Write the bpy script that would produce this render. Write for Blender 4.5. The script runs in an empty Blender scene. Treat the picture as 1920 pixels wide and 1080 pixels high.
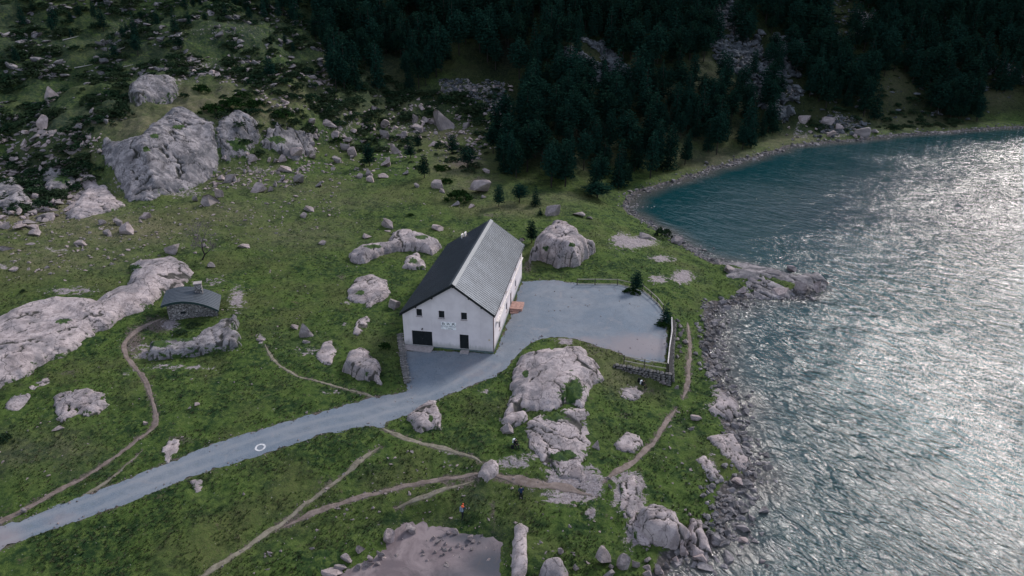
import bpy, bmesh, math, random
import numpy as np
from mathutils import Vector, Matrix, geometry as mgeo
random.seed(7)
RNG = np.random.default_rng(11)
SC = bpy.context.scene
COL = SC.collection
R = math.radians

# ------------------------------------------------------------------ camera, sky, sun, exposure
CAM_H = 45.0
PITCH = 0.431
FPX = 1300.0
cd = bpy.data.cameras.new('camera'); cam = bpy.data.objects.new('camera', cd); COL.objects.link(cam)
cam.location = (0, 0, CAM_H)
cam.rotation_euler = (math.pi / 2 - PITCH, 0, 0)
cd.sensor_width = 36.0; cd.lens = 36.0 * FPX / 1920.0
cd.clip_start = 1.0; cd.clip_end = 3000.0
SC.camera = cam
SUN_AZ, SUN_EL = R(42), R(34)
w = bpy.data.worlds.new("World"); SC.world = w; w.use_nodes = True
nt = w.node_tree; nt.nodes.clear()
wo = nt.nodes.new('ShaderNodeOutputWorld'); bg = nt.nodes.new('ShaderNodeBackground')
sky = nt.nodes.new('ShaderNodeTexSky'); sky.sky_type = 'NISHITA'; sky.sun_disc = False
sky.sun_elevation = SUN_EL; sky.sun_rotation = SUN_AZ; sky.altitude = 1700
sky.air_density = 1.0; sky.dust_density = 3.0; sky.ozone_density = 1.2
bg.inputs['Strength'].default_value = 0.15
# a broken layer of pale cloud over the blue
tc = nt.nodes.new('ShaderNodeTexCoord'); mp = nt.nodes.new('ShaderNodeMapping'); mp.inputs['Scale'].default_value = (1.0, 1.0, 2.6)
cn = nt.nodes.new('ShaderNodeTexNoise'); cn.inputs['Scale'].default_value = 2.2; cn.inputs['Detail'].default_value = 6
cr = nt.nodes.new('ShaderNodeMapRange'); cr.inputs['From Min'].default_value = 0.42; cr.inputs['From Max'].default_value = 0.62
cr.inputs['To Min'].default_value = 0.1; cr.inputs['To Max'].default_value = 0.8
mx = nt.nodes.new('ShaderNodeMixRGB'); mx.inputs['Color2'].default_value = (6.0, 6.35, 7.1, 1)
L_ = nt.links.new
L_(tc.outputs['Generated'], mp.inputs['Vector']); L_(mp.outputs['Vector'], cn.inputs['Vector']); L_(cn.outputs['Fac'], cr.inputs['Value'])
L_(cr.outputs['Result'], mx.inputs['Fac']); L_(sky.outputs['Color'], mx.inputs['Color1']); L_(mx.outputs['Color'], bg.inputs['Color'])
L_(bg.outputs['Background'], wo.inputs['Surface'])
sd = bpy.data.lights.new('sun', 'SUN'); sd.energy = 2.9; sd.angle = R(12); sd.color = (1.0, 0.93, 0.88)
sun = bpy.data.objects.new('sun', sd); COL.objects.link(sun)
sdir = Vector((math.sin(SUN_AZ) * math.cos(SUN_EL), math.cos(SUN_AZ) * math.cos(SUN_EL), math.sin(SUN_EL)))
sun.rotation_euler = sdir.to_track_quat('Z', 'Y').to_euler(); sun.location = (150, 120, 150)
SC.view_settings.view_transform = 'Standard'; SC.view_settings.look = 'None'
SC.view_settings.exposure = 0.1; SC.view_settings.gamma = 1.0; SC.view_settings.use_curve_mapping = False
SC.render.resolution_x = 1024; SC.render.resolution_y = 576
SC.cycles.max_bounces = 5; SC.cycles.diffuse_bounces = 3; SC.cycles.glossy_bounces = 3

# ------------------------------------------------------------------ pixel <-> world
_cp, _sp = math.cos(PITCH), math.sin(PITCH)
def ray(px, py):
    a = (np.asarray(px, float) - 960) / FPX; b = (540 - np.asarray(py, float)) / FPX
    return np.stack([a, _cp + b * _sp, -_sp + b * _cp], -1)
def at_z(px, py, z):
    d = ray(px, py); t = (z - CAM_H) / d[..., 2]
    return np.stack([d[..., 0] * t, d[..., 1] * t, d[..., 2] * t + CAM_H], -1)
def proj(x, y, z):
    dz = z - CAM_H; zc = y * _cp - dz * _sp; up = y * _sp + dz * _cp
    return 960 + FPX * x / zc, 540 - FPX * up / zc, zc

# ------------------------------------------------------------------ noise
def _hash(ix, iy, seed):
    h = (ix.astype(np.int64) * 374761393 + iy.astype(np.int64) * 668265263 + seed * 974634777) & 0xffffffff
    h = ((h ^ (h >> 13)) * 1274126177) & 0xffffffff
    return ((h ^ (h >> 16)) & 0xffffff) / float(0xffffff)
def vnoise(x, y, seed=0):
    x = np.asarray(x, float); y = np.asarray(y, float)
    ix = np.floor(x); iy = np.floor(y); fx = x - ix; fy = y - iy
    fx = fx * fx * fx * (fx * (fx * 6 - 15) + 10); fy = fy * fy * fy * (fy * (fy * 6 - 15) + 10)
    a = _hash(ix, iy, seed); b = _hash(ix + 1, iy, seed); c = _hash(ix, iy + 1, seed); d = _hash(ix + 1, iy + 1, seed)
    return (a + (b - a) * fx) * (1 - fy) + (c + (d - c) * fx) * fy
def fbm(x, y, oct=4, seed=0, gain=0.5):
    s = 0; a = 1; t = 0
    for i in range(oct):
        s = s + a * (vnoise(x, y, seed + i * 17) * 2 - 1); t += a; a *= gain
        x, y = x * 1.83 + y * 0.9 + 11.3, y * 1.83 - x * 0.9 + 5.7
    return s / t
def worley(x, y, seed=0):
    ix = np.floor(x); iy = np.floor(y); f1 = np.full(x.shape, 9.0); f2 = np.full(x.shape, 9.0)
    for dx in (-1, 0, 1):
        for dy in (-1, 0, 1):
            cx = ix + dx; cy = iy + dy
            d = np.hypot(cx + _hash(cx, cy, seed) - x, cy + _hash(cx, cy, seed + 5) - y)
            m = d < f1; f2 = np.where(m, f1, np.minimum(f2, d)); f1 = np.where(m, d, f1)
    return f1, f2
def sstep(a, b, x):
    t = np.clip((x - a) / (b - a), 0, 1); return t * t * (3 - 2 * t)
def seg_dist(x, y, P, closed=False):
    P = np.asarray(P, float); n = len(P); best = np.full(np.shape(x), 1e9)
    for i in range(n if closed else n - 1):
        a = P[i]; b = P[(i + 1) % n]; e = b - a; L2 = e @ e + 1e-9
        t = np.clip(((x - a[0]) * e[0] + (y - a[1]) * e[1]) / L2, 0, 1)
        best = np.minimum(best, (x - a[0] - t * e[0]) ** 2 + (y - a[1] - t * e[1]) ** 2)
    return np.sqrt(best)
def inside(x, y, P):
    P = np.asarray(P, float); n = len(P); r = np.zeros(np.shape(x), bool)
    for i in range(n):
        a = P[i]; b = P[(i + 1) % n]
        if a[1] == b[1]: continue
        c = ((a[1] > y) != (b[1] > y)) & (x < (b[0] - a[0]) * (y - a[1]) / (b[1] - a[1]) + a[0]); r ^= c
    return r
def sdist(x, y, P):     # >0 inside
    d = seg_dist(x, y, P, True); return np.where(inside(x, y, P), d, -d)

# ------------------------------------------------------------------ terrain height
ZW = -4.2
CTRL = [(756,650,-.15),(840,655,-.2),(928,664,-.25),(978,530,-.15),(842,475,.0),(890,560,-.15),(800,600,-.1),(880,700,-.35),(800,700,-.3),
 (1100,530,-.25),(1050,560,-.3),(1238,590,-.7),(1240,675,-.9),(1100,640,-.6),(1180,640,-.75),(1000,580,-.25),(960,640,-.35),
 (760,745,-.5),(600,805,-.9),(400,870,-1.3),(200,930,-1.6),(0,1000,-1.9),
 (950,720,-1.2),(1040,760,-.9),(1135,750,-1.6),(1060,880,-2.2),(1000,640,-.45),(870,790,-1.2),
 (917,890,-2.1),(977,935,-2.8),(866,980,-3.7),(1100,920,-2.7),(1170,900,-2.6),(1285,745,-3.2),(1290,640,-2.9),(1287,600,-2.4),(1200,735,-2.8),(1262,728,-3.0),
 (850,985,-3.9),(560,1000,-3.0),(640,1000,-3.3),(400,1075,-2.9),(200,1075,-2.6),(600,930,-2.),(0,1075,-2.2),(700,880,-1.7),(760,930,-2.4),(820,890,-2.0),
 (1000,1070,-3.4),(1100,1000,-3.2),(960,1000,-3.1),(1250,950,-3.3),(1250,830,-3.1),
 (600,600,.3),(450,560,1),(700,450,.8),(650,520,.5),(900,385,1.2),(1050,400,.3),(1110,385,0),(1180,460,-.9),(1250,520,-1.3),(1310,560,-2.2),(1130,515,-.3),
 (500,420,2),(300,420,3.4),(100,430,4.5),(0,450,5),(500,500,1.3),(560,700,-.2),(680,700,-.3),(740,690,-.2),
 (0,700,2.2),(0,800,.3),(100,750,.6),(250,680,.5),(250,820,-.6),(100,950,-1.2),(350,602,1.1),(450,640,.5),(400,720,.1),(300,670,.2),(420,800,-.7),
 (650,335,3),(450,340,4.6),(800,300,3.5),(900,310,2.6),(1000,345,1),(1100,356,-.6),(250,380,4.6),(0,390,6.2)]
SHORE = [(2600,236),(2200,236),(1920,238),(1840,242),(1760,248),(1680,253),(1600,262),(1540,266),(1480,275),(1420,290),(1350,312),(1280,332),(1215,352),(1175,372),(1170,395),
 (1200,420),(1250,440),(1290,468),(1340,492),(1400,505),(1480,525),(1520,545),(1470,556),(1390,556),(1345,575),(1326,610),(1326,660),(1345,720),(1380,752),(1366,790),(1392,840),(1403,900),(1362,925),(1342,960),
 (1345,1005),(1310,1035),(1265,1060),(1250,1100),(1280,1300)]
SH = at_z([p[0] for p in SHORE], [p[1] for p in SHORE], ZW)[:, :2]
def ragged(P, amp, step=1.0, sc=6.0):
    out = []
    for i in range(len(P) - 1):
        n = max(1, int(np.hypot(*(P[i + 1] - P[i])) / step))
        for k in range(n): out.append(P[i] + (P[i + 1] - P[i]) * k / n)
    Q = np.array(out + [P[-1]]); T = np.gradient(Q, axis=0); T /= np.linalg.norm(T, axis=1, keepdims=True) + 1e-9
    return Q + np.stack([T[:, 1], -T[:, 0]], 1) * (fbm(Q[:, 0] / sc, Q[:, 1] / sc, 4, 5) * amp)[:, None]
SH0 = SH; SH = np.vstack([SH0[:1], ragged(SH0[1:-1], 2.0, 1.6), SH0[-1:]])
LAKE = np.vstack([SH, [[SH[-1][0], -60], [900, -60], [900, SH[0][1]]]])
POND_PX = [(1010,1100),(940,1090),(942,1020),(925,1008),(890,1006),(862,1000),(838,990),(800,984),(760,984),(735,1000),(728,1022),(700,1050),(640,1078),(600,1110),(600,1300),(1000,1300)]
POND = at_z([p[0] for p in POND_PX], [p[1] for p in POND_PX], ZW)[:, :2]
FOOT = [(-900,395,7.5),(-300,360,7),(0,330,6.2),(180,372,5),(300,378,4.6),(430,335,4.6),(560,315,4.2),(700,285,3.4),(850,262,3.2),(930,320,2.2),(1000,345,1),(1130,358,-1.5),(1185,352,ZW),
 (1280,322,ZW),(1420,282,ZW),(1480,266,ZW),(1600,252,ZW),(1680,245,ZW),(1840,234,ZW),(2200,228,ZW),(2700,228,ZW)]
FT = np.array([at_z(*p)[:2] for p in FOOT])
_cx = [at_z(*c) for c in CTRL] + [at_z(*p) for p in FOOT] + [np.array([p[0], p[1], ZW + .1]) for p in SH0[::2]] + [np.array([p[0], p[1], ZW + .15]) for p in POND[2:13:2]]
_cx += [np.array(p) for p in [(-200,60,-1.),(-120,40,-2.),(-60,20,-3.2),(0,10,-4.),(-300,150,6.),(-200,110,3.5),(-330,330,8),(0,400,4),(300,400,0),(-150,330,6)]]
_cx = np.array(_cx); _n = len(_cx)
_D = np.hypot(_cx[:, None, 0] - _cx[None, :, 0], _cx[:, None, 1] - _cx[None, :, 1])
_A = np.zeros((_n + 3, _n + 3)); _A[:_n, :_n] = _D - np.eye(_n) * 0.6; _A[:_n, _n] = 1; _A[:_n, _n+1:] = _cx[:, :2]; _A[_n:, :_n] = _A[:_n, _n:].T
_W = np.linalg.solve(_A, np.r_[_cx[:, 2], 0, 0, 0])
def rbf(x, y):
    s = _W[_n] + _W[_n+1] * x + _W[_n+2] * y
    for i in range(_n): s = s + _W[i] * np.sqrt((x - _cx[i, 0]) ** 2 + (y - _cx[i, 1]) ** 2 + 4.0)
    return s
GX0, GX1, GY0, GY1, GS = -330.0, 420.0, 20.0, 420.0, 0.6
gx = np.arange(GX0, GX1, GS); gy = np.arange(GY0, GY1, GS)
XX, YY = np.meshgrid(gx, gy)
HILLPOLY = np.vstack([FT, [[900, 900], [-900, 900]]])
def build_base():
    h = rbf(XX, YY)
    s = sdist(XX, YY, HILLPOLY); s = np.maximum(s, 0)
    fp = np.interp(XX, FT[:, 0], FT[:, 1])
    slope = 0.44 + 0.30 * sstep(-10, 60, XX) - 0.05 * sstep(-60, -160, XX)
    hill = slope * (np.sqrt(s * s + 36) - 6)
    hill = hill + sstep(-112, -98, XX) * sstep(-34, -48, XX) * (5.5 * sstep(1, 11 + 4 * vnoise(XX / 9, YY / 9, 77), s) * np.exp(-(s / 38) ** 2)) * (.7 + .6 * vnoise(XX / 8, YY * 0, 12))
    amp = sstep(2, 30, s)
    hill = hill + amp * (fbm(XX / 26, YY / 26, 4, 3) * 4.0 + fbm(XX / 7, YY / 7, 3, 8) * 1.0)
    # far beyond the crest of the view the slope keeps climbing, gently flattening
    base = h * (1 - sstep(0, 40, s)) + sstep(0, 40, s) * np.interp(XX, FT[:, 0], [p[2] for p in FOOT])
    h = base + hill
    h = h + fbm(XX / 9, YY / 9, 3, 21) * 0.35 * (1 - sstep(0, 10, s))
    dl = sdist(XX, YY, LAKE)
    land = np.maximum(h, ZW + 0.12 + 0.28 * np.minimum(-dl, 3.0))
    h = np.where(dl > 0, ZW + .05 - 0.16 * dl - 0.05 * np.minimum(dl, 8) ** 1.3, np.where(dl > -4, land, np.maximum(h, ZW + .9)))
    dp = sdist(XX, YY, POND)
    h = h * (1 - sstep(-2.2, .3, dp)) + (ZW + .10) * sstep(-2.2, .3, dp)
    return np.maximum(h, ZW - 9)
HG = build_base()
def bil(G, x, y):
    u = np.clip((np.asarray(x, float) - GX0) / GS, 0, G.shape[1] - 1.001); v = np.clip((np.asarray(y, float) - GY0) / GS, 0, G.shape[0] - 1.001)
    i = u.astype(int); j = v.astype(int); fu = u - i; fv = v - j
    return (G[j, i] * (1 - fu) + G[j, i + 1] * fu) * (1 - fv) + (G[j + 1, i] * (1 - fu) + G[j + 1, i + 1] * fu) * fv
def hit(px, py, dz=0.0):
    """first point of the ground (raised by dz) that the line of sight through a photo pixel meets"""
    px = np.atleast_1d(np.asarray(px, float)); py = np.atleast_1d(np.asarray(py, float)); d = ray(px, py)
    t = np.full(px.shape, 30.0); done = np.zeros(px.shape, bool)
    for k in range(1500):
        x = d[..., 0] * t; y = d[..., 1] * t; z = CAM_H + d[..., 2] * t
        g = bil(HG, x, y) + dz; done |= z <= g
        t = np.where(done, t, t + np.maximum(0.25, (z - g) * 0.35)); 
        if done.all() or t.min() > 500: break
    lo = t - 3; hi = t.copy()
    for k in range(16):
        m = (lo + hi) / 2; x = d[..., 0] * m; y = d[..., 1] * m
        b = CAM_H + d[..., 2] * m <= bil(HG, x, y) + dz; hi = np.where(b, m, hi); lo = np.where(b, lo, m)
    return np.stack([d[..., 0] * hi, d[..., 1] * hi, CAM_H + d[..., 2] * hi], -1)
def H1(px, py, dz=0.0): return hit(px, py, dz)[0]
def hitp(P, dz=0.0): return hit([p[0] for p in P], [p[1] for p in P], dz)

# building frame (needed for flattening)
BAZ = 0.165; BX, BY = -14.187, 80.117; BW, BL = 11.945, 24.3
bax = np.array([math.sin(BAZ), math.cos(BAZ)]); bwx = np.array([math.cos(BAZ), -math.sin(BAZ)])

# ------------------------------------------------------------------ road, yard and paths in plan
ROAD_UP = [(-260,1085),(-120,1030),(0,985),(60,968),(130,940),(220,905),(300,872),(400,832),(500,800),(600,772),(690,747),(764,733)]
ROAD_LO = [(776,774),(730,790),(712,802),(690,796),(600,815),(500,850),(400,880),(330,905),(240,942),(150,975),(60,1005),(0,1033),(-120,1088),(-260,1150)]
YARD_PX = [(764,733),(762,715),(757,690),(755,656),(842,659),(928,664),(955,595),(979,528),(1040,524),(1080,531),(1120,532),(1158,533),(1184,540),(1206,547),(1222,558),(1238,574),(1252,592),(1250,640),(1247,676),(1215,676),
 (1175,668),(1150,656),(1120,650),(1090,638),(1060,632),(1015,634),(990,646),(970,664),(950,690),(925,706),(900,716),(860,733),(820,748),(776,774)]
ROAD = hitp(ROAD_UP + ROAD_LO)[:, :2]; YARD = hitp(YARD_PX)[:, :2]
PATHS = {  # px points, width m, colour kind
 'a': ([(-60,1015),(0,978),(40,958),(100,925),(180,880),(240,838),(284,803),(293,783),(285,750),(272,715),(255,690),(238,668),(232,648),(246,628),(275,608),(305,596)], .75, 1),
 'b': ([(120,952),(165,925),(205,900),(240,870),(268,845)], .45, 0),
 'c': ([(350,1110),(380,1080),(440,1040),(500,1000),(560,955),(600,925),(640,895),(700,845),(712,838)], .7, 0),
 'd': ([(530,988),(580,965),(630,946),(700,925),(770,908),(830,898),(880,890),(905,888)], .8, 1),
 'e': ([(740,955),(765,942),(800,930),(835,916),(868,908),(890,900)], .6, 0),
 'f': ([(712,800),(740,815),(770,825),(810,836),(850,845),(885,855),(905,868)], .8, 0),
 'g': ([(925,890),(960,898),(1000,905),(1040,911),(1080,920),(1110,926)], 1.5, 1),
 'h': ([(1130,905),(1150,888),(1180,870),(1210,845),(1235,815),(1250,790),(1268,765)], .9, 1),
 'i': ([(1280,748),(1288,725),(1292,690),(1294,650),(1291,620),(1290,605)], .8, 1),
 'j': ([(496,645),(506,665),(528,688),(560,705),(600,716),(650,730),(712,747)], .5, 0)}
PW = {k: (hitp(v[0])[:, :2], v[1] * .72, v[2]) for k, v in PATHS.items()}
_dr = np.maximum(sdist(XX, YY, ROAD), sdist(XX, YY, YARD))
def smooth(h, m, k=5, it=3):
    """local blur of the height raster where m>0"""
    g = h.copy()
    for _ in range(it):
        for ax in (0, 1):
            s = sum(np.roll(g, i, ax) for i in range(-k, k + 1)) / (2 * k + 1); g = s
    return h * (1 - m) + g * m
HG = smooth(HG, sstep(-2.0, 0.0, _dr), 4, 2)
_du = (XX - BX) * bwx[0] + (YY - BY) * bwx[1]; _dv = (XX - BX) * bax[0] + (YY - BY) * bax[1]
_bm = sstep(1.8, 0.4, np.maximum.reduce([-_du, _du - BW, -_dv, _dv - BL, np.zeros_like(_du)]))
HG = HG * (1 - _bm) + (-0.28) * _bm
G_ROAD = _dr
G_PATH = np.full(XX.shape, 9.0)
for _k, (_p, _w, _c) in PW.items(): G_PATH = np.minimum(G_PATH, seg_dist(XX, YY, _p) - _w * .5)
# the terrace drop behind the dry stone retaining wall
RW_A, RW_B, RW_C, RW_D = H1(1149,686)[:2], H1(1249,694)[:2], H1(1252,640)[:2], H1(1257,600)[:2]
G_LAKE = sdist(XX, YY, LAKE)
G_HILL = sdist(XX, YY, HILLPOLY)
def micro(x, y):
    hs = bil(G_HILL, x, y); rd = bil(G_ROAD, x, y); pt = bil(G_PATH, x, y)
    k = sstep(0.0, -0.8, rd)
    m = (fbm(x / 2.6, y / 2.6, 3, 40) * 0.30 + np.abs(fbm(x / .8, y / .8, 2, 51)) * 0.16) * k * (0.35 + 0.65 * sstep(-.1, .5, pt))
    m = m + sstep(0, 14, hs) * (fbm(x / 3.2, y / 3.2, 3, 60) * 0.9)
    m = m - 0.09 * sstep(-.1, .35, rd) - 0.10 * sstep(.2, -.15, pt)
    wet = sstep(-1.5, 0.2, bil(G_LAKE, x, y))
    return m * (1 - wet)
G_POND = sdist(XX, YY, POND)
def ground(x, y):
    return bil(HG, x, y) + micro(x, y) * (1 - sstep(-1.0, .2, bil(G_POND, x, y)))
def road_z(x, y): return bil(HG, x, y)
# ------------------------------------------------------------------ object helpers
def mesh_obj(name, V, F, mats=None, parent=None, smooth=False, attrs=None, mi=None, loc=None):
    me = bpy.data.meshes.new(name)
    V = np.asarray(V, np.float32)
    if isinstance(F, np.ndarray):
        nf, k = F.shape
        me.vertices.add(len(V)); me.vertices.foreach_set('co', V.ravel())
        me.loops.add(nf * k); me.loops.foreach_set('vertex_index', F.ravel().astype(np.int32))
        me.polygons.add(nf); me.polygons.foreach_set('loop_start', np.arange(0, nf * k, k, dtype=np.int32)); me.polygons.foreach_set('loop_total', np.full(nf, k, np.int32))
        me.update(calc_edges=True)
    else:
        me.from_pydata([tuple(v) for v in V.tolist()], [], F); me.update()
    if mats is not None:
        for m in (mats if isinstance(mats, (list, tuple)) else [mats]): me.materials.append(m)
    if mi is not None: me.polygons.foreach_set('material_index', np.asarray(mi, np.int32))
    if smooth: me.polygons.foreach_set('use_smooth', np.ones(len(me.polygons), bool))
    for k_, a in (attrs or {}).items():
        at = me.attributes.new(k_, 'FLOAT', 'POINT'); at.data.foreach_set('value', np.asarray(a, np.float32).ravel())
    o = bpy.data.objects.new(name, me); COL.objects.link(o)
    if parent is not None: o.parent = parent
    if loc is not None: o.location = loc
    return o
def tag(o, label=None, cat=None, group=None, kind=None):
    if label: o['label'] = label
    if cat: o['category'] = cat
    if group: o['group'] = group
    if kind: o['kind'] = kind
    return o
def empty(name, loc=(0, 0, 0), rz=0.0):
    o = bpy.data.objects.new(name, None); COL.objects.link(o); o.location = loc; o.rotation_euler = (0, 0, rz); o.empty_display_size = .3; return o
class MB:
    def __init__(s): s.v = []; s.f = []; s.m = []
    def add(s, V, F, mi=0):
        n = len(s.v); s.v += [tuple(map(float, v)) for v in V]; s.f += [tuple(i + n for i in f) for f in F]; s.m += [mi] * len(F); return s
    def box(s, c, d, rz=0.0, mi=0, taper=1.0):
        cx, cy, cz = c; a, b, h = d[0] / 2, d[1] / 2, d[2] / 2; ca, sa = math.cos(rz), math.sin(rz); V = []
        for z, t in ((-h, 1), (h, taper)):
            for x, y in ((-a, -b), (a, -b), (a, b), (-a, b)): V.append((cx + (x * ca - y * sa) * t, cy + (x * sa + y * ca) * t, cz + z))
        return s.add(V, [(0, 3, 2, 1), (4, 5, 6, 7), (0, 1, 5, 4), (1, 2, 6, 5), (2, 3, 7, 6), (3, 0, 4, 7)], mi)
    def tube(s, P, rad, n=6, mi=0, cap=True):
        P = [Vector(p) for p in P]; rad = rad if isinstance(rad, (list, tuple)) else [rad] * len(P); V = []; F = []
        for i, p in enumerate(P):
            d = (P[min(i + 1, len(P) - 1)] - P[max(i - 1, 0)]).normalized()
            a = d.orthogonal().normalized() if i == 0 else (a - d * a.dot(d)).normalized(); b = d.cross(a)
            for k in range(n):
                t = 2 * math.pi * k / n; V.append(p + (a * math.cos(t) + b * math.sin(t)) * rad[i])
        for i in range(len(P) - 1):
            for k in range(n): F.append((i * n + k, i * n + (k + 1) % n, (i + 1) * n + (k + 1) % n, (i + 1) * n + k))
        if cap: F += [tuple(range(n))[::-1], tuple((len(P) - 1) * n + k for k in range(n))]
        return s.add(V, F, mi)
    def hexa(s, bot, top, mi=0):
        """closed prism from two loops of equal length"""
        n = len(bot); F = [tuple(range(n))[::-1], tuple(range(n, 2 * n))] + [(i, (i + 1) % n, n + (i + 1) % n, n + i) for i in range(n)]
        return s.add(list(bot) + list(top), F, mi)
    def build(s, name, mats, parent=None, smooth=False, loc=None):
        return mesh_obj(name, np.array(s.v) if s.v else np.zeros((0, 3)), s.f, mats, parent, smooth, mi=s.m, loc=loc)
def dupe(root, loc=None, rz=None, scale=None, **kw):
    r = root.copy(); COL.objects.link(r)
    if loc is not None: r.location = loc
    if rz is not None: r.rotation_euler = (0, 0, rz) if not isinstance(rz, tuple) else rz
    if scale is not None: r.scale = scale if isinstance(scale, tuple) else (scale,) * 3
    for ch in root.children:
        c = ch.copy(); COL.objects.link(c); c.parent = r
        for g in ch.children:
            d = g.copy(); COL.objects.link(d); d.parent = c
    for k in ('label', 'category', 'group', 'kind'):
        if k in kw: r[k] = kw[k]
    return r

# ------------------------------------------------------------------ materials
class NT:
    def __init__(s, name):
        s.m = bpy.data.materials.new(name); s.m.use_nodes = True; s.t = s.m.node_tree; s.n = s.t.nodes; s.n.clear()
        s.out = s.n.new('ShaderNodeOutputMaterial'); s.b = s.n.new('ShaderNodeBsdfPrincipled'); s.t.links.new(s.b.outputs[0], s.out.inputs[0])
        s.b.inputs['Roughness'].default_value = .85; s.b.inputs['Specular IOR Level'].default_value = .25
    def l(s, a, b): s.t.links.new(a, b)
    def geo(s): return s.n.new('ShaderNodeNewGeometry').outputs['Position']
    def obj(s): return s.n.new('ShaderNodeTexCoord').outputs['Object']
    def rnd(s): return s.n.new('ShaderNodeObjectInfo').outputs['Random']
    def map(s, v, scale=(1, 1, 1), rot=(0, 0, 0)):
        m = s.n.new('ShaderNodeMapping'); m.inputs['Scale'].default_value = scale; m.inputs['Rotation'].default_value = rot; s.l(v, m.inputs[0]); return m.outputs[0]
    def noise(s, v, sc, det=4, rough=.55, dist=0.0):
        m = s.n.new('ShaderNodeTexNoise'); m.inputs['Scale'].default_value = sc; m.inputs['Detail'].default_value = det; m.inputs['Roughness'].default_value = rough
        m.inputs['Distortion'].default_value = dist; s.l(v, m.inputs['Vector']); return m.outputs['Fac']
    def vor(s, v, sc, feat='F1'):
        m = s.n.new('ShaderNodeTexVoronoi'); m.feature = feat; m.inputs['Scale'].default_value = sc; s.l(v, m.inputs['Vector']); return m.outputs['Distance']
    def attr(s, name):
        m = s.n.new('ShaderNodeAttribute'); m.attribute_name = name; return m.outputs['Fac']
    def rng(s, v, a, b, c=0.0, d=1.0):
        m = s.n.new('ShaderNodeMapRange'); m.interpolation_type = 'SMOOTHSTEP'
        for k, q in zip(('From Min', 'From Max', 'To Min', 'To Max'), (a, b, c, d)): m.inputs[k].default_value = q
        s.l(v, m.inputs['Value']); return m.outputs['Result']
    def math(s, op, a, b=None):
        m = s.n.new('ShaderNodeMath'); m.operation = op
        for i, q in enumerate((a, b)):
            if q is None: continue
            if isinstance(q, (int, float)): m.inputs[i].default_value = q
            else: s.l(q, m.inputs[i])
        return m.outputs[0]
    def mix(s, f, a, b, mode='MIX'):
        m = s.n.new('ShaderNodeMixRGB'); m.blend_type = mode
        for k, q in zip(('Fac', 'Color1', 'Color2'), (f, a, b)):
            if isinstance(q, (int, float)): m.inputs[k].default_value = q
            elif isinstance(q, tuple): m.inputs[k].default_value = (*q, 1) if len(q) == 3 else q
            else: s.l(q, m.inputs[k])
        return m.outputs[0]
    def col(s, c):
        if isinstance(c, tuple): s.b.inputs['Base Color'].default_value = (*c, 1)
        else: s.l(c, s.b.inputs['Base Color'])
    def bump(s, h, strength=.5, dist=.1, prev=None):
        m = s.n.new('ShaderNodeBump'); m.inputs['Strength'].default_value = strength; m.inputs['Distance'].default_value = dist; s.l(h, m.inputs['Height'])
        if prev is not None: s.l(prev, m.inputs['Normal'])
        s.l(m.outputs[0], s.b.inputs['Normal']); return m.outputs[0]
def plain(name, c, rough=.8, spec=.25, var=.25, sc=3.0, metal=0.0, bump=.0, bsc=20):
    t = NT(name); v = t.obj(); n = t.noise(v, sc, 5)
    t.col(t.mix(t.rng(n, .3, .7), tuple(x * (1 - var) for x in c), tuple(min(1, x * (1 + var)) for x in c)))
    t.b.inputs['Roughness'].default_value = rough; t.b.inputs['Specular IOR Level'].default_value = spec; t.b.inputs['Metallic'].default_value = metal
    if bump: t.bump(t.noise(v, bsc, 4), bump, .03)
    return t.m
M = {}
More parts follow.
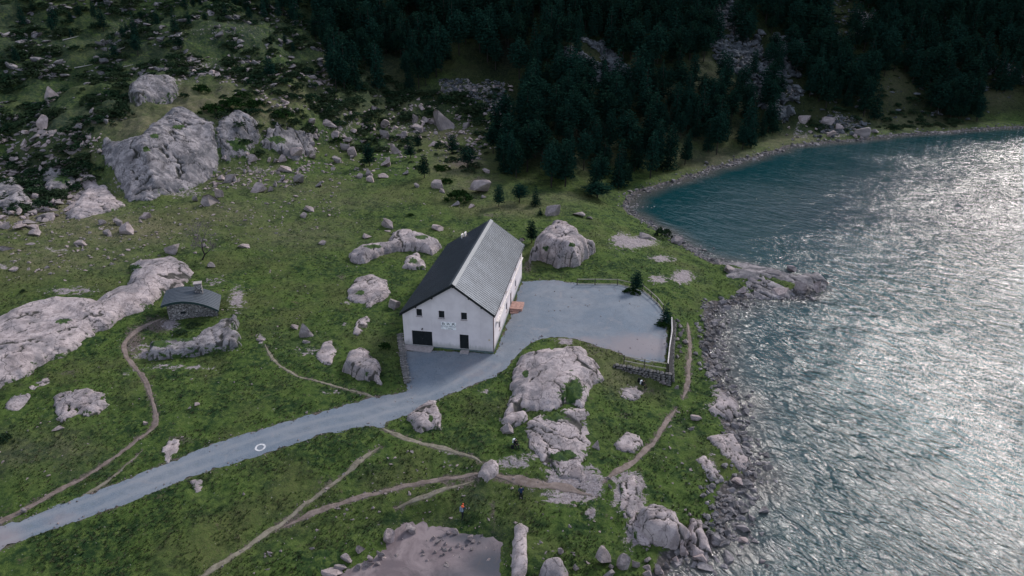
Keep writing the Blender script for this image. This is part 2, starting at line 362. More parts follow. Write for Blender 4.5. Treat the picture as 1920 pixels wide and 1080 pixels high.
def mat_ground():
    t = NT('ground'); P = t.geo()
    big = t.noise(P, .07, 4, .6); mid = t.noise(P, .35, 5, .65, .4); fin = t.noise(P, 1.6, 6, .7, .3); vf = t.noise(P, 6.0, 5, .7)
    g = t.mix(t.rng(mid, .38, .62), (.019, .044, .015), (.066, .108, .026))
    g = t.mix(t.rng(fin, .45, .68), g, (.098, .140, .036))
    g = t.mix(t.rng(fin, .46, .30, 0, .75), g, (.006, .018, .008))
    g = t.mix(t.math('MULTIPLY', t.rng(big, .46, .66, 0, .8), t.rng(vf, .32, .55)), g, (.100, .112, .042))
    g = t.mix(t.rng(t.noise(P, .9, 6, .75), .60, .70, 0, .75), g, (.105, .088, .058)); g = t.mix(t.rng(t.noise(P, 4.5, 2, .5), .70, .76, 0, .8), g, (.28, .27, .24))
    # tussock grass bleached dry
    dry = t.math('MULTIPLY', t.attr('dry'), t.rng(t.noise(P, .8, 5, .7), .3, .6, .35, 1.0))
    g = t.mix(dry, g, t.mix(t.rng(vf, .35, .65), (.085, .080, .045), (.215, .190, .125)))
    hea = t.math('MULTIPLY', t.attr('heath'), t.rng(t.noise(P, .55, 6, .75, .5), .38, .50, .3, 1))
    g = t.mix(hea, g, t.mix(t.rng(fin, .4, .62), (.016, .034, .022), (.056, .068, .038)))
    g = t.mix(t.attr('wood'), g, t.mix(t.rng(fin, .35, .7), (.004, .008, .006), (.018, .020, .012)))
    # trodden soil next to paths, the road and on bare spots
    e = t.math('ADD', t.attr('wear'), t.math('MULTIPLY', t.math('SUBTRACT', t.noise(P, 2.2, 5, .7), .5), 1.5))
    g = t.mix(t.rng(e, .35, .75), g, t.mix(t.rng(vf, .4, .6), (.085, .068, .058), (.16, .132, .122)))
    # bare bedrock and gravel showing flush with the turf
    e = t.math('ADD', t.attr('rock'), t.math('MULTIPLY', t.math('SUBTRACT', t.noise(P, 1.1, 7, .75, .6), .5), 2.6))
    rk = t.mix(t.rng(t.noise(P, 3.5, 6, .7), .35, .65), (.20, .17, .175), (.36, .32, .33))
    g = t.mix(t.rng(e, .5, .62), g, rk)
    sh = t.math('ADD', t.attr('shore'), t.math('MULTIPLY', t.math('SUBTRACT', t.noise(P, .9, 5, .7), .5), .9))
    g = t.mix(t.rng(sh, .45, .6), g, t.mix(t.rng(t.vor(P, 2.5), .2, .6), (.17, .15, .15), (.07, .065, .065)))
    t.col(g); n = t.bump(t.noise(P, 1.3, 8, .75), .9, .35); t.bump(t.noise(P, 7, 4, .7), .8, .08, n)
    t.b.inputs['Roughness'].default_value = .95; t.b.inputs['Specular IOR Level'].default_value = .1
    return t.m
M['ground'] = mat_ground()
def mat_rock(name, world=True, lo=(.28, .235, .235), hi=(.50, .425, .425), scale=1.0, vary=False, crack=False, dark=.55):
    t = NT(name); P = t.geo() if world else t.obj()
    a = t.noise(P, .5 * scale, 6, .65, .6); b = t.noise(P, 2.6 * scale, 7, .72, .3); c = t.noise(P, 14 * scale, 4, .7)
    g = t.mix(t.rng(a, .36, .62), lo, hi)
    g = t.mix(t.rng(t.noise(P, .22 * scale, 5, .6, 1.0), .44, .62, 0, .7), g, tuple(x * y for x, y in zip(lo, (.66, .74, .80))))
    g = t.mix(t.rng(b, .50, .30, 0, .65), g, tuple(x * .42 for x in lo))
    g = t.mix(t.rng(t.noise(t.map(P, (1.2, 1.2, .22)), 1.1 * scale, 6, .7, .5), .56, .72, 0, dark), g, (.045, .050, .052))       # lichen and seepage
    g = t.mix(t.rng(c, .6, .75, 0, .35), g, (.42, .40, .36))
    if crack:
        vm = t.n.new('ShaderNodeVectorMath'); vm.operation = 'MULTIPLY_ADD'; nz = t.n.new('ShaderNodeTexNoise'); nz.inputs['Scale'].default_value = .45; nz.inputs['Detail'].default_value = 4; t.l(P, nz.inputs['Vector'])
        t.l(nz.outputs['Color'], vm.inputs[0]); vm.inputs[1].default_value = (3.2, 3.2, 3.2); t.l(P, vm.inputs[2])
        ck = t.vor(t.map(vm.outputs[0], (.30, .16, .30), (0, 0, .7)), 1.0, 'DISTANCE_TO_EDGE'); ck2 = t.vor(t.map(vm.outputs[0], (.9, .5, .9), (0, 0, -.5)), 1.0, 'DISTANCE_TO_EDGE')
        g = t.mix(t.rng(ck, .016, .004, 0, .7), g, (.05, .048, .05)); g = t.mix(t.math('MULTIPLY', t.rng(ck2, .035, .01, 0, .55), t.rng(t.noise(P, .35, 3, .5), .5, .6)), g, (.06, .058, .06))
        g = t.mix(t.rng(t.attr('crack'), .12, .6, 0, .9), g, (.035, .036, .030))
        mo = t.math('ADD', t.attr('moss'), t.math('MULTIPLY', t.math('SUBTRACT', t.noise(P, .9, 6, .7, .5), .5), 2.6))
        mg = t.mix(t.rng(t.noise(P, 1.6, 6, .7), .35, .65), (.017, .044, .014), (.058, .098, .022))
        g = t.mix(t.rng(mo, .5, .62), g, mg)
    if vary:
        r = t.rnd(); g = t.mix(t.math('MULTIPLY', r, .38), g, (.13, .125, .125))
        g = t.mix(1.0, g, t.mix(r, (1.2, 1.13, 1.1), (.85, .87, .88)), 'MULTIPLY')
    t.col(g); n = t.bump(t.noise(P, 1.5 * scale, 8, .75, .5), .8, .30); t.bump(b, .6, .08, n)
    t.b.inputs['Roughness'].default_value = .88
    return t.m
M['bedrock'] = mat_rock('bedrock', crack=True)
M['cliff'] = mat_rock('cliff_rock', lo=(.13, .12, .128), hi=(.34, .31, .322), crack=True, dark=.75)
M['boulder'] = mat_rock('boulder_rock', world=False, vary=True, scale=1.3)
M['scree'] = mat_rock('scree_rock', lo=(.055, .062, .070), hi=(.15, .16, .175))
M['heath_stone'] = mat_rock('heath_stone', lo=(.10, .095, .10), hi=(.30, .275, .285))
M['shore_stone'] = mat_rock('shore_stone', lo=(.11, .105, .108), hi=(.33, .30, .31), scale=2)
M['wall_stone'] = mat_rock('wall_stone', world=False, lo=(.15, .145, .14), hi=(.42, .40, .39), scale=3, vary=True)
def mat_gravel():
    t = NT('gravel'); P = t.geo()
    a = t.noise(P, .12, 4, .6, .4); b = t.noise(P, .7, 6, .7); c = t.noise(P, 9, 4, .8)
    g = t.mix(t.rng(a, .38, .64), (.120, .160, .205), (.178, .203, .235)); g = t.mix(t.rng(b, .35, .65, 0, .55), g, (.095, .125, .160))
    g = t.mix(t.rng(c, .35, .7, 0, .4), g, (.30, .30, .32)); g = t.mix(t.rng(t.noise(P, .33, 7, .75, 1.2), .54, .66, 0, .45), g, (.26, .245, .25)); g = t.mix(t.rng(t.noise(P, 3.1, 3, .6), .68, .75, 0, .7), g, (.07, .08, .09))
    g = t.mix(t.rng(t.math('ADD', t.attr('dusty'), t.math('MULTIPLY', t.math('SUBTRACT', b, .5), .8)), .2, .9, 0, .8), g, (.245, .215, .225))
    tr = t.math('ABSOLUTE', t.math('SUBTRACT', t.attr('track'), .8)); g = t.mix(t.math('MULTIPLY', t.rng(tr, .42, .10, 0, .38), t.rng(b, .3, .6, .3, 1)), g, (.27, .275, .29))
    g = t.mix(t.math('MULTIPLY', t.rng(t.attr('track'), .32, .05, 0, .35), t.rng(c, .3, .6)), g, (.10, .125, .12))
    sp = t.math('MULTIPLY', t.rng(t.noise(P, 2.3, 4, .7), .6, .68), t.attr('damp_shade')); g = t.mix(sp, g, (.055, .066, .075))  # darker speckle, painting shade into the yard gravel
    t.col(g); t.bump(c, .35, .02); t.b.inputs['Roughness'].default_value = .9; return t.m
M['gravel'] = mat_gravel()
def mat_path(name, lo, hi):
    t = NT(name); P = t.geo(); t.col(t.mix(t.rng(t.noise(P, 1.4, 6, .75), .35, .65), lo, hi)); t.bump(t.noise(P, 5, 5, .7), .5, .06); return t.m
M['path0'] = mat_path('pale_path', (.13, .115, .085), (.235, .21, .165)); M['path1'] = mat_path('red_path', (.13, .10, .085), (.22, .175, .158))
def mat_mud():
    t = NT('mud'); P = t.geo(); a = t.noise(P, .25, 6, .65, .8)
    g = t.mix(t.rng(a, .40, .60), (.135, .105, .112), (.235, .19, .195)); g = t.mix(t.rng(t.attr('damp_shade'), 0, 1), g, (.055, .060, .075))
    g = t.mix(t.rng(t.noise(P, 1.1, 7, .75, .8), .52, .68, 0, .7), g, (.085, .075, .08))
    t.col(g); t.bump(t.noise(P, 4, 5, .7), .25, .04); t.b.inputs['Roughness'].default_value = .55; return t.m
M['mud'] = mat_mud()
def mat_water():
    t = NT('water'); P = t.geo()
    dep = t.math('ADD', t.attr('depth'), t.math('MULTIPLY', t.math('SUBTRACT', t.noise(P, .12, 4, .6), .5), 4.0))
    g = t.mix(t.rng(dep, 0.5, 6.5), (.085, .085, .080), (.004, .042, .050)); g = t.mix(t.rng(dep, 8, 70), g, (.002, .018, .030)); t.col(g)
    P2 = t.map(P, (1, 1, 0), (0, 0, R(-38)))
    w1 = t.noise(t.map(P2, (.50, .20, 1)), 1.0, 3, .55, .5)
    w2 = t.noise(t.map(P2, (1.3, .55, 1)), 1.0, 4, .6, .6)
    w3 = t.noise(t.map(P2, (3.6, 2.0, 1)), 1.0, 4, .65, .4)
    gust = t.math('MULTIPLY', t.rng(t.noise(P, .045, 3, .5), .3, .6, .5, 1.0), t.attr('wind'))
    n = t.bump(t.math('MULTIPLY', w1, gust), 1.0, .95); n = t.bump(t.math('MULTIPLY', w2, gust), 1.0, .36, n); n = t.bump(t.math('MULTIPLY', w3, t.attr('wind')), 1.0, .10, n)
    t.b.inputs['Roughness'].default_value = .07; t.b.inputs['IOR'].default_value = 1.52; t.b.inputs['Specular IOR Level'].default_value = .5
    return t.m
M['water'] = mat_water()

# ------------------------------------------------------------------ terrain sheet
def px_splat(L):
    """soft mask on the ground raster from (px, py, radius x in photo px, radius y) blobs laid on the ground"""
    out = np.zeros(XX.shape)
    zz = HG; PX, PY, zc = proj(XX, YY, zz)
    for (a, b, rx, ry, *k) in L:
        q = ((PX - a) / rx) ** 2 + ((PY - b) / ry) ** 2
        out = np.maximum(out, (k[0] if k else 1.0) * np.exp(-q * 1.1))
    return out
G_DRY = px_splat([(250,230,90,45,1),(330,180,90,35,.9),(420,190,60,60,.8),(500,210,60,40,.9),(560,180,60,40,.7),(200,225,80,25,1),(380,200,120,25,1),(260,190,60,25,.8),
  (80,400,160,50,1),(230,430,170,40,.9),(420,400,120,30,.6),(560,440,120,30,.5),(100,480,200,40,.6),(60,345,100,40,.6),(400,330,120,40,.5),(860,310,60,35,.8),(880,350,50,30,.6),(960,390,90,18,.6),(840,250,90,20,.7),
  (560,360,120,30,.45),(650,380,90,20,.4),(730,180,60,60,.5),(620,150,50,50,.5),(1680,170,60,60,.7),(1560,60,40,60,.7),(1870,180,60,30,.8),(1350,300,90,25,.9),(1480,262,80,18,.7),(1700,225,120,16,.8),
  (150,290,60,30,.6),(120,840,60,40,.5),(30,850,60,40,.5),(480,170,30,25,.6),(1050,370,60,10,.5),(890,440,60,10,.4),(1160,700,50,40,.5),(1300,240,60,30,.6),(650,200,60,30,.6)])
G_HEATH = px_splat([(60,100,160,120,1),(250,80,200,90,1),(450,60,160,80,1),(80,230,130,60,1),(200,200,90,40,.9),(60,300,90,40,.8),(420,130,120,30,.5),(560,80,90,60,.8),(700,120,100,120,1),(800,200,110,50,.8),
  (640,250,70,40,.5),(380,255,60,20,.5),(130,330,60,25,.7),(420,270,50,50,.5),(500,290,60,30,.4),(740,250,90,30,.6),(600,30,100,60,.8),(0,30,100,60,1),(890,930,26,40,.8),(930,1000,20,50,.6),(850,975,50,8,.7),(740,985,50,8,.6),(1560,240,180,16,.6),(1750,200,90,40,.6),(1350,295,80,20,.6),(1000,830,14,30,.6),(1200,735,50,10,.6),(870,830,40,20,.35),(150,880,80,30,.45),(40,850,60,30,.5),(560,640,60,30,.3),(700,620,20,40,.3)])
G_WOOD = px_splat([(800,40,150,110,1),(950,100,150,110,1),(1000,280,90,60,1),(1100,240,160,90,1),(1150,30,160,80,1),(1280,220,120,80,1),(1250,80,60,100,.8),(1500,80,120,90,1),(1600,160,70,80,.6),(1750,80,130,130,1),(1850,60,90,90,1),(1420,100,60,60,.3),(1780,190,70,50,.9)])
G_ROCKM = px_splat([(1190,455,50,14,1),(1240,485,30,8,.9),(1165,448,22,14,1),(1235,525,22,10,1),(1280,520,24,14,1.1),(1300,640,10,60,.3),(590,662,60,18,.5),(1060,930,60,22,.9),(1115,915,22,20,1.1),(1180,905,36,24,1.1),(1190,950,25,30,1),(1185,1000,20,50,.8),
  (400,655,60,8,.8),(330,690,90,7,.7),(270,660,35,25,.6),(240,700,20,14,.5),(445,560,20,30,.8),(400,530,40,14,.5),(320,610,26,16,.8),(1185,735,28,14,.8),(840,845,16,8,.9),(910,735,14,12,.6),(960,790,30,14,.7),
  (100,470,40,8,.6),(130,545,70,10,.7),(0,500,40,10,.6),(490,636,7,12,1.1),(370,580,50,10,.3),(1110,965,14,12,1.0),(960,868,50,16,.8),(1000,860,40,12,.6),(1095,650,40,10,.3),(1060,640,20,10,.9),(620,735,26,8,.6),(1290,900,20,8,.4),(1380,780,30,40,.8),
  (1070,895,60,26,1),(1100,900,40,30,.9),(1175,930,34,40,.9),(1050,845,60,50,.7),(1365,740,30,40,1),(1350,680,20,60,.7),(450,255,60,45,.55),(540,265,60,30,.55),(130,335,80,45,.5),(230,345,40,30,.5),(40,370,60,25,.6),(340,360,60,14,.6),(480,320,80,12,.5),(640,240,60,40,.45),(760,240,60,30,.4),(420,60,120,30,.35),(250,40,60,30,.35),(90,130,40,30,.3),(380,125,60,14,.5),(340,150,30,10,.5),(1390,840,30,50,.9),(1330,870,20,20,.8),(1300,800,14,8,.4),(610,545,18,16,.0),(650,570,8,8,.8),(648,610,6,6,.9),(700,925,30,6,.2),(840,870,12,6,.8),(1140,820,8,20,.3),(160,380,30,25,.8),(1360,765,40,14,.9)])
SCREES = dict(S1=[(1036,110),(1060,85),(1095,72),(1140,82),(1165,115),(1195,150),(1180,172),(1145,158),(1100,165),(1075,140),(1045,130)], S2=[(1310,0),(1320,60),(1345,120),(1395,150),(1420,200),(1470,232),(1500,200),(1500,140),(1510,110),(1480,70),(1420,60),(1380,20),(1365,-20)],
  S3=[(1480,268),(1500,215),(1560,205),(1620,225),(1650,250)], S5=[(1690,90),(1720,95),(1765,132),(1750,142),(1705,118)], S6=[(1590,15),(1640,25),(1660,75),(1640,85),(1600,60)], S7=[(1785,60),(1830,80),(1925,140),(1925,165),(1860,140),(1800,90)], S8=[(820,150),(880,145),(945,155),(950,200),(900,215),(870,180),(830,178)])
_PX, _PY, _ = proj(XX, YY, HG)
for _s in SCREES.values(): G_ROCKM = np.maximum(G_ROCKM, inside(_PX, _PY, _s) * .5 * sstep(.3, .5, vnoise(XX / 6.5, YY / 6.5, 313) * .65 + vnoise(XX / 2.2, YY / 2.2, 314) * .35))
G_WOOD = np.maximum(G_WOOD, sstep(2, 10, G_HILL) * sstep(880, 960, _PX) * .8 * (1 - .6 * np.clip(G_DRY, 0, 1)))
G_WEAR = np.maximum(sstep(.45, -.1, G_PATH) * .7, sstep(-.6, .2, _dr) * .7)
G_WEAR = np.maximum(G_WEAR, px_splat([(610,775,40,5,.8),(250,640,25,40,.8),(300,610,40,20,.9),(640,450,20,8,.3),(870,305,40,14,.8),(900,340,30,12,.7),(920,405,30,6,.6),(880,900,30,20,.7),(1110,660,50,20,.5),(1200,735,60,14,.5),(1030,540,90,10,.6),(990,500,14,20,.7),(600,905,30,30,.4),
   (130,700,30,8,.6),(60,860,60,20,.35),(340,825,40,14,.6),(700,850,20,10,.4),(770,590,8,60,.3),(540,740,30,8,.3),(590,430,18,9,.4),(640,520,14,10,.6),(1290,690,10,60,.8),(1170,780,30,14,.5),(660,970,60,14,.35),(925,965,12,50,.6)]))
def build_ground():
    rows = [26.0]
    while rows[-1] < 400: rows.append(rows[-1] * 1.0040 + .0)
    ry = np.array(rows); u = np.linspace(-1, 1, 860); u = u * (0.75 + .25 * u * u)
    X = u[None, :] * (ry[:, None] * .98 + 20); Y = np.repeat(ry[:, None], len(u), 1)
    Z = ground(X, Y); nr, nc = X.shape
    idx = np.arange(nr * nc).reshape(nr, nc)
    F = np.stack([idx[:-1, :-1], idx[:-1, 1:], idx[1:, 1:], idx[1:, :-1]], -1).reshape(-1, 4)
    V = np.stack([X, Y, Z], -1).reshape(-1, 3); x, y = V[:, 0], V[:, 1]
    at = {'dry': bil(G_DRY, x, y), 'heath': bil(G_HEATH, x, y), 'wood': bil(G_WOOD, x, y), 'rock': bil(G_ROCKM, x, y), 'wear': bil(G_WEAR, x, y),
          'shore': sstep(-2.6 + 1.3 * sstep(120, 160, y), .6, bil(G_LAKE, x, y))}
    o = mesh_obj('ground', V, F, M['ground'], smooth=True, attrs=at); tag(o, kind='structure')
    return o
GROUND = build_ground()
def build_water():
    xs = np.r_[np.linspace(-20, 260, 141), np.linspace(265, 700, 30)]; ys = np.r_[np.linspace(-40, 300, 171)]
    X, Y = np.meshgrid(xs, ys); Z = np.full(X.shape, ZW); dep = np.maximum(0, sdist(X, Y, LAKE))
    nr, nc = X.shape; idx = np.arange(nr * nc).reshape(nr, nc)
    F = np.stack([idx[:-1, :-1], idx[:-1, 1:], idx[1:, 1:], idx[1:, :-1]], -1).reshape(-1, 4)
    V = np.stack([X, Y, Z], -1).reshape(-1, 3)
    keep = (dep.ravel()[F].max(1) > 0) | (np.abs(V[F].mean(1)[:, 0]) > 1e9)
    o = mesh_obj('water', V, F[keep], M['water'], smooth=True, attrs={'depth': dep, 'wind': .22 + .78 * sstep(8, 62, sdist(X, Y, np.vstack([FT[12:], [[900, 900], [FT[12][0], 900]]])) * -1.0 + fbm(X / 18, Y / 18, 3, 2) * 16)}); tag(o, kind='structure')
build_water()
def cdt_sheet(name, poly, mat, dz, spacing=.7, rough=.18, step=.3, attrs=None, zf=road_z):
    """flat-lying sheet cut to a ragged outline, draped on the ground"""
    P = np.asarray(poly, float); B = []
    for i in range(len(P)):
        a, b = P[i], P[(i + 1) % len(P)]; n = max(1, int(np.hypot(*(b - a)) / step))
        for k in range(n): B.append(a + (b - a) * k / n)
    B = np.array(B); s = np.arange(len(B)) * step
    C = np.roll(B, -1, 0) - np.roll(B, 1, 0); C = C / (np.linalg.norm(C, axis=1, keepdims=True) + 1e-9); nrm = np.stack([C[:, 1], -C[:, 0]], 1)
    B = B + nrm * (fbm(B[:, 0] * .9, B[:, 1] * .9, 5, 77, .75)[:, None] * rough * 2.2)
    mn, mx_ = B.min(0), B.max(0); gxx, gyy = np.meshgrid(np.arange(mn[0], mx_[0], spacing), np.arange(max(mn[1], 28), mx_[1], spacing)); gxx = gxx.ravel(); gyy = gyy.ravel()
    k = sdist(gxx, gyy, B) > spacing * .45; pts = [Vector(b) for b in B] + [Vector((x, y)) for x, y in zip(gxx[k], gyy[k])]
    n = len(B); r = mgeo.delaunay_2d_cdt(pts, [(i, (i + 1) % n) for i in range(n)], [list(range(n))], 1, 1e-4)
    V = np.array([(v.x, v.y) for v in r[0]]); z = zf(V[:, 0], V[:, 1]) + dz
    o = mesh_obj(name, np.c_[V, z], [tuple(f) for f in r[2]], mat, smooth=True, attrs={k_: f(V[:, 0], V[:, 1]) for k_, f in (attrs or {}).items()})
    return tag(o, kind='structure')
_yc = H1(770, 650)[:2]
_dirt = px_splat([(1190,650,90,30,1),(1100,640,60,12,.8),(900,700,80,40,.5),(0,1010,60,30,1),(120,970,70,25,.6),(980,560,20,30,.0),(1050,530,60,8,.5)])
_yard_shade = px_splat([(800,680,60,30,1),(840,665,70,8,.9),(1185,575,40,16,.7),(1215,650,25,12,.8),(1130,570,40,10,.3)])  # dark speckle patches; before the gable they paint in the house's soft shadow
_u = hitp(ROAD_UP)[:, :2]; _l = hitp(ROAD_LO[::-1])[:, :2]; _q = np.linspace(0, 1, 14)
_rs = lambda P: np.stack([np.interp(_q, np.linspace(0, 1, len(P)), P[:, i]) for i in (0, 1)], 1)
LANE = np.vstack([(_rs(_u) + _rs(_l)) / 2, hitp([(800,752),(850,728),(900,700),(925,684)])[:, :2]])
RA = {'track': lambda x, y: seg_dist(x, y, LANE), 'dusty': lambda x, y: bil(_dirt, x, y), 'damp_shade': lambda x, y: bil(_yard_shade, x, y)}
cdt_sheet('road', ROAD, M['gravel'], -.010, rough=.32, attrs=RA)
cdt_sheet('gravel_yard', YARD, M['gravel'], -.004, rough=.28, attrs=RA)
_pd = px_splat([(920,1060,60,40,1),(880,1010,60,14,.9),(860,1080,70,20,.7),(730,1060,30,14,.3)])
cdt_sheet('mud_flat', POND, M['mud'], .03, spacing=.5, rough=.30, attrs={'damp_shade': lambda x, y: bil(_pd, x, y)})
def ribbon(name, P, width, mat, zoff=.03):
    P = np.asarray(P, float); Q = []
    for i in range(len(P) - 1):
        n = max(2, int(np.hypot(*(P[i + 1] - P[i])) / .35))
        p0 = P[max(i - 1, 0)]; p1 = P[i]; p2 = P[i + 1]; p3 = P[min(i + 2, len(P) - 1)]
        for k in range(n):
            t = k / n; Q.append(.5 * ((2 * p1) + (p2 - p0) * t + (2 * p0 - 5 * p1 + 4 * p2 - p3) * t * t + (3 * p1 - p0 - 3 * p2 + p3) * t ** 3))
    Q.append(P[-1]); Q = np.array(Q); Q = Q[Q[:, 1] > 27]; n = len(Q)
    T = np.gradient(Q, axis=0); T /= np.linalg.norm(T, axis=1, keepdims=True) + 1e-9; N = np.stack([-T[:, 1], T[:, 0]], 1)
    L = np.arange(n) * .35; wl = width * .5 * (1 + .9 * fbm(L * .8, L * 0 + 3.1, 4, 5)); wr = width * .5 * (1 + .9 * fbm(L * .8, L * 0 + 9.7, 4, 6))
    tp = np.minimum(1, np.minimum(np.arange(n) + 1, n - np.arange(n)) / 8.0); wl *= tp; wr *= tp
    V = []; 
    for f, off in ((-1.25, -.12), (-.9, zoff), (-.3, zoff), (.3, zoff), (.9, zoff), (1.25, -.12)):
        w_ = np.where(f < 0, wl, wr) if np.ndim(wl) else wl
        p = Q + N * (f * (wl if f < 0 else wr))[:, None]; z = ground(p[:, 0], p[:, 1]) + off; V.append(np.c_[p, z])
    V = np.stack(V, 1); m = V.shape[1]; idx = np.arange(n * m).reshape(n, m)
    F = np.stack([idx[:-1, :-1], idx[1:, :-1], idx[1:, 1:], idx[:-1, 1:]], -1).reshape(-1, 4)
    return tag(mesh_obj(name, V.reshape(-1, 3), F, mat, smooth=True), kind='structure')
for _k, (_p, _w, _c) in PW.items(): ribbon('path', _p, _w, M['path%d' % _c])
_c = H1(488, 839); mb = MB(); n = 32
V = []; 
for k in range(n):
    a = 2 * math.pi * k / n
    for r_ in (.36, .56): V.append((_c[0] + r_ * math.cos(a), _c[1] + r_ * math.sin(a), float(road_z(_c[0] + r_ * math.cos(a), _c[1] + r_ * math.sin(a))) + .012))
mb.add(V, [(2 * k, 2 * k + 1, (2 * k + 3) % (2 * n), (2 * k + 2) % (2 * n)) for k in range(n)])
M['white_paint'] = plain('white_paint', (.55, .55, .56), .7)
o = mb.build('road_marking', M['white_paint']); tag(o, 'worn white painted ring on the grey road', 'road marking')
# ------------------------------------------------------------------ the white house
M['plaster'] = plain('plaster', (.60, .545, .565), .85, .2, .07, .5, bump=.1, bsc=6)
def mat_plaster():
    t = NT('plaster'); P = t.obj(); n = t.noise(P, .5, 5, .6); g = t.mix(t.rng(n, .35, .65), (.64, .585, .605), (.74, .68, .70)); s = t.n.new('ShaderNodeSeparateXYZ'); t.l(P, s.inputs[0])
    d = t.math('ADD', s.outputs['Z'], t.math('MULTIPLY', t.noise(t.map(P, (3, 3, .6)), 1.0, 5, .7), -1.6)); g = t.mix(t.rng(d, .1, -.7, 0, .55), g, (.26, .27, .25))
    g = t.mix(t.rng(t.noise(t.map(P, (2.2, 2.2, .12)), 1.0, 5, .65), .56, .72, 0, .12), g, (.36, .35, .36)); t.col(g); t.bump(t.noise(P, 8, 4, .6), .15, .02); return t.m
M['plaster'] = mat_plaster()
M['plaster_side'] = M['plaster']
M['plinth'] = plain('plinth', (.10, .135, .135), .8)
M['roof_metal'] = plain('roof_metal', (.052, .060, .072), .34, .3, .14, .5, metal=.9)
M['roof_cap'] = plain('roof_cap', (.10, .11, .125), .5, .4, .1, metal=.5)
M['dark_wood'] = plain('dark_wood', (.012, .016, .018), .8)
M['shutter'] = plain('shutter', (.010, .014, .017), .7)
M['glass'] = plain('window_glass', (.02, .03, .035), .15, .5, .1)
M['frame'] = plain('window_frame', (.22, .18, .17), .6)
M['concrete'] = plain('concrete', (.36, .32, .32), .9, .2, .15)
M['awning'] = plain('awning_case', (.72, .67, .64), .6)
M['deck'] = plain('deck', (.40, .24, .20), .8)
M['pipe'] = plain('drain_pipe', (.10, .045, .040), .5)
M['sign_w'] = plain('sign_board', (.90, .90, .94), .6)
M['sign_k'] = plain('sign_paint', (.07, .075, .085), .6)
M['sign_g'] = plain('sign_grey', (.30, .29, .31), .6)
M['yellow'] = plain('yellow_paint', (.50, .38, .20), .7)
HOUSE = empty('house', (BX, BY, 0), -BAZ)
tag(HOUSE, 'long white gabled house with metal roof beside the grey gravel yard', 'house')
def on_gable(px, py):
    d = ray(px, py); nrm = np.array([bax[0], bax[1], 0]); o = np.array([BX, BY, 0.]) - np.array([0, 0, CAM_H]); t = (o @ nrm) / (d @ nrm)
    p = d * t; return (p[0] - BX) * bwx[0] + (p[1] - BY) * bwx[1], p[2] + CAM_H
def on_side(px, py, u=BW):
    d = ray(px, py); nrm = np.array([bwx[0], bwx[1], 0]); q = np.array([BX + bwx[0] * u, BY + bwx[1] * u, 0.]); o = q - np.array([0, 0, CAM_H]); t = (o @ nrm) / (d @ nrm)
    p = d * t; return (p[0] - BX) * bax[0] + (p[1] - BY) * bax[1], p[2] + CAM_H
UR = BW * .576; ZR = 9.32; ZRE = 5.456; ZLE = 4.709; OV = .3; OG = .35
sl_r = (ZR - ZRE) / (BW + OV - UR); sl_l = (ZR - ZLE) / (UR + OV)
TH = .22
def zroof(u): return ZR - sl_r * (u - UR) if u > UR else ZR - sl_l * (UR - u)
def panel(name, O, U, N, outline, holes, mat, depth=.22, parent=None):
    """wall face with real openings: O origin, U across, N outward normal, z up"""
    O, U, N = Vector(O), Vector(U), Vector(N); pts = [Vector(p) for p in outline]; edges = [(i, (i + 1) % len(outline)) for i in range(len(outline))]
    for (a, b, c, d) in holes:
        k = len(pts); pts += [Vector((a, b)), Vector((c, b)), Vector((c, d)), Vector((a, d))]; edges += [(k, k+1), (k+1, k+2), (k+2, k+3), (k+3, k)]
    r = mgeo.delaunay_2d_cdt(pts, edges, [list(range(len(outline)))], 1, 1e-5)
    mb = MB(); P = lambda u, z, n=0.: O + U * u + Vector((0, 0, z)) + N * n
    V = [P(v.x, v.y) for v in r[0]]; F = []
    for f in r[2]:
        cx = sum(r[0][i].x for i in f) / len(f); cy = sum(r[0][i].y for i in f) / len(f)
        if any(a < cx < c and b < cy < d for a, b, c, d in holes): continue
        F.append(tuple(f))
    mb.add(V, F)
    for (a, b, c, d) in holes:
        q = [(a, b), (c, b), (c, d), (a, d)]
        for i in range(4):
            e, g = q[i], q[(i + 1) % 4]; mb.add([P(*e), P(*g), P(*g, -depth), P(*e, -depth)], [(0, 1, 2, 3)])
    return mb.build(name, mat, parent)
gw, gh_ = .76, 1.02
G_WIN = [(on_gable(cx, cy)[0] - gw / 2, on_gable(cx, cy)[1] - gh_ / 2) for cx, cy in ((785.8, 586), (827.8, 589.6), (869.9, 593))]
GH = [(u, z, u + gw, z + gh_) for u, z in G_WIN]
gar = (on_gable(772.6, 630)[0], .02, on_gable(810.4, 630)[0], 2.17); dor = (on_gable(862, 640)[0], .02, on_gable(878.8, 640)[0], 2.13)
top = lambda u: zroof(u) - TH - .02
panel('wall', (0, 0, 0), (1, 0, 0), (0, -1, 0), [(0, 0), (BW, 0), (BW, top(BW)), (UR, top(UR)), (0, top(0))], GH + [gar, dor], M['plaster'], parent=HOUSE)
lowin = [(936.6, 609), (949.8, 577.5), (966.8, 531)]; upw = [(936.5, 576), (948.8, 543.5), (957.8, 523), (966.5, 502.5), (975.5, 481)]
SH_ = []
for x, y in lowin:
    v, z = on_side(x, y); SH_.append((v - .55, 1.0, v + .55, 2.25))
dv, dz_ = on_side(957.8, 560); SH_.append((dv - .55, .03, dv + .55, 2.2))
for x, y in upw:
    v, z = on_side(x, y); SH_.append((v - .42, 4.05, v + .42, 4.85))
panel('wall', (BW, 0, 0), (0, 1, 0), (1, 0, 0), [(0, 0), (BL, 0), (BL, top(BW)), (0, top(BW))], SH_, M['plaster_side'], parent=HOUSE)
mb = MB(); mb.add([(0, BL, 0), (BW, BL, 0), (BW, BL, top(BW)), (UR, BL, top(UR)), (0, BL, top(0))], [(4, 3, 2, 1, 0)]).build('wall', M['plaster'], HOUSE)
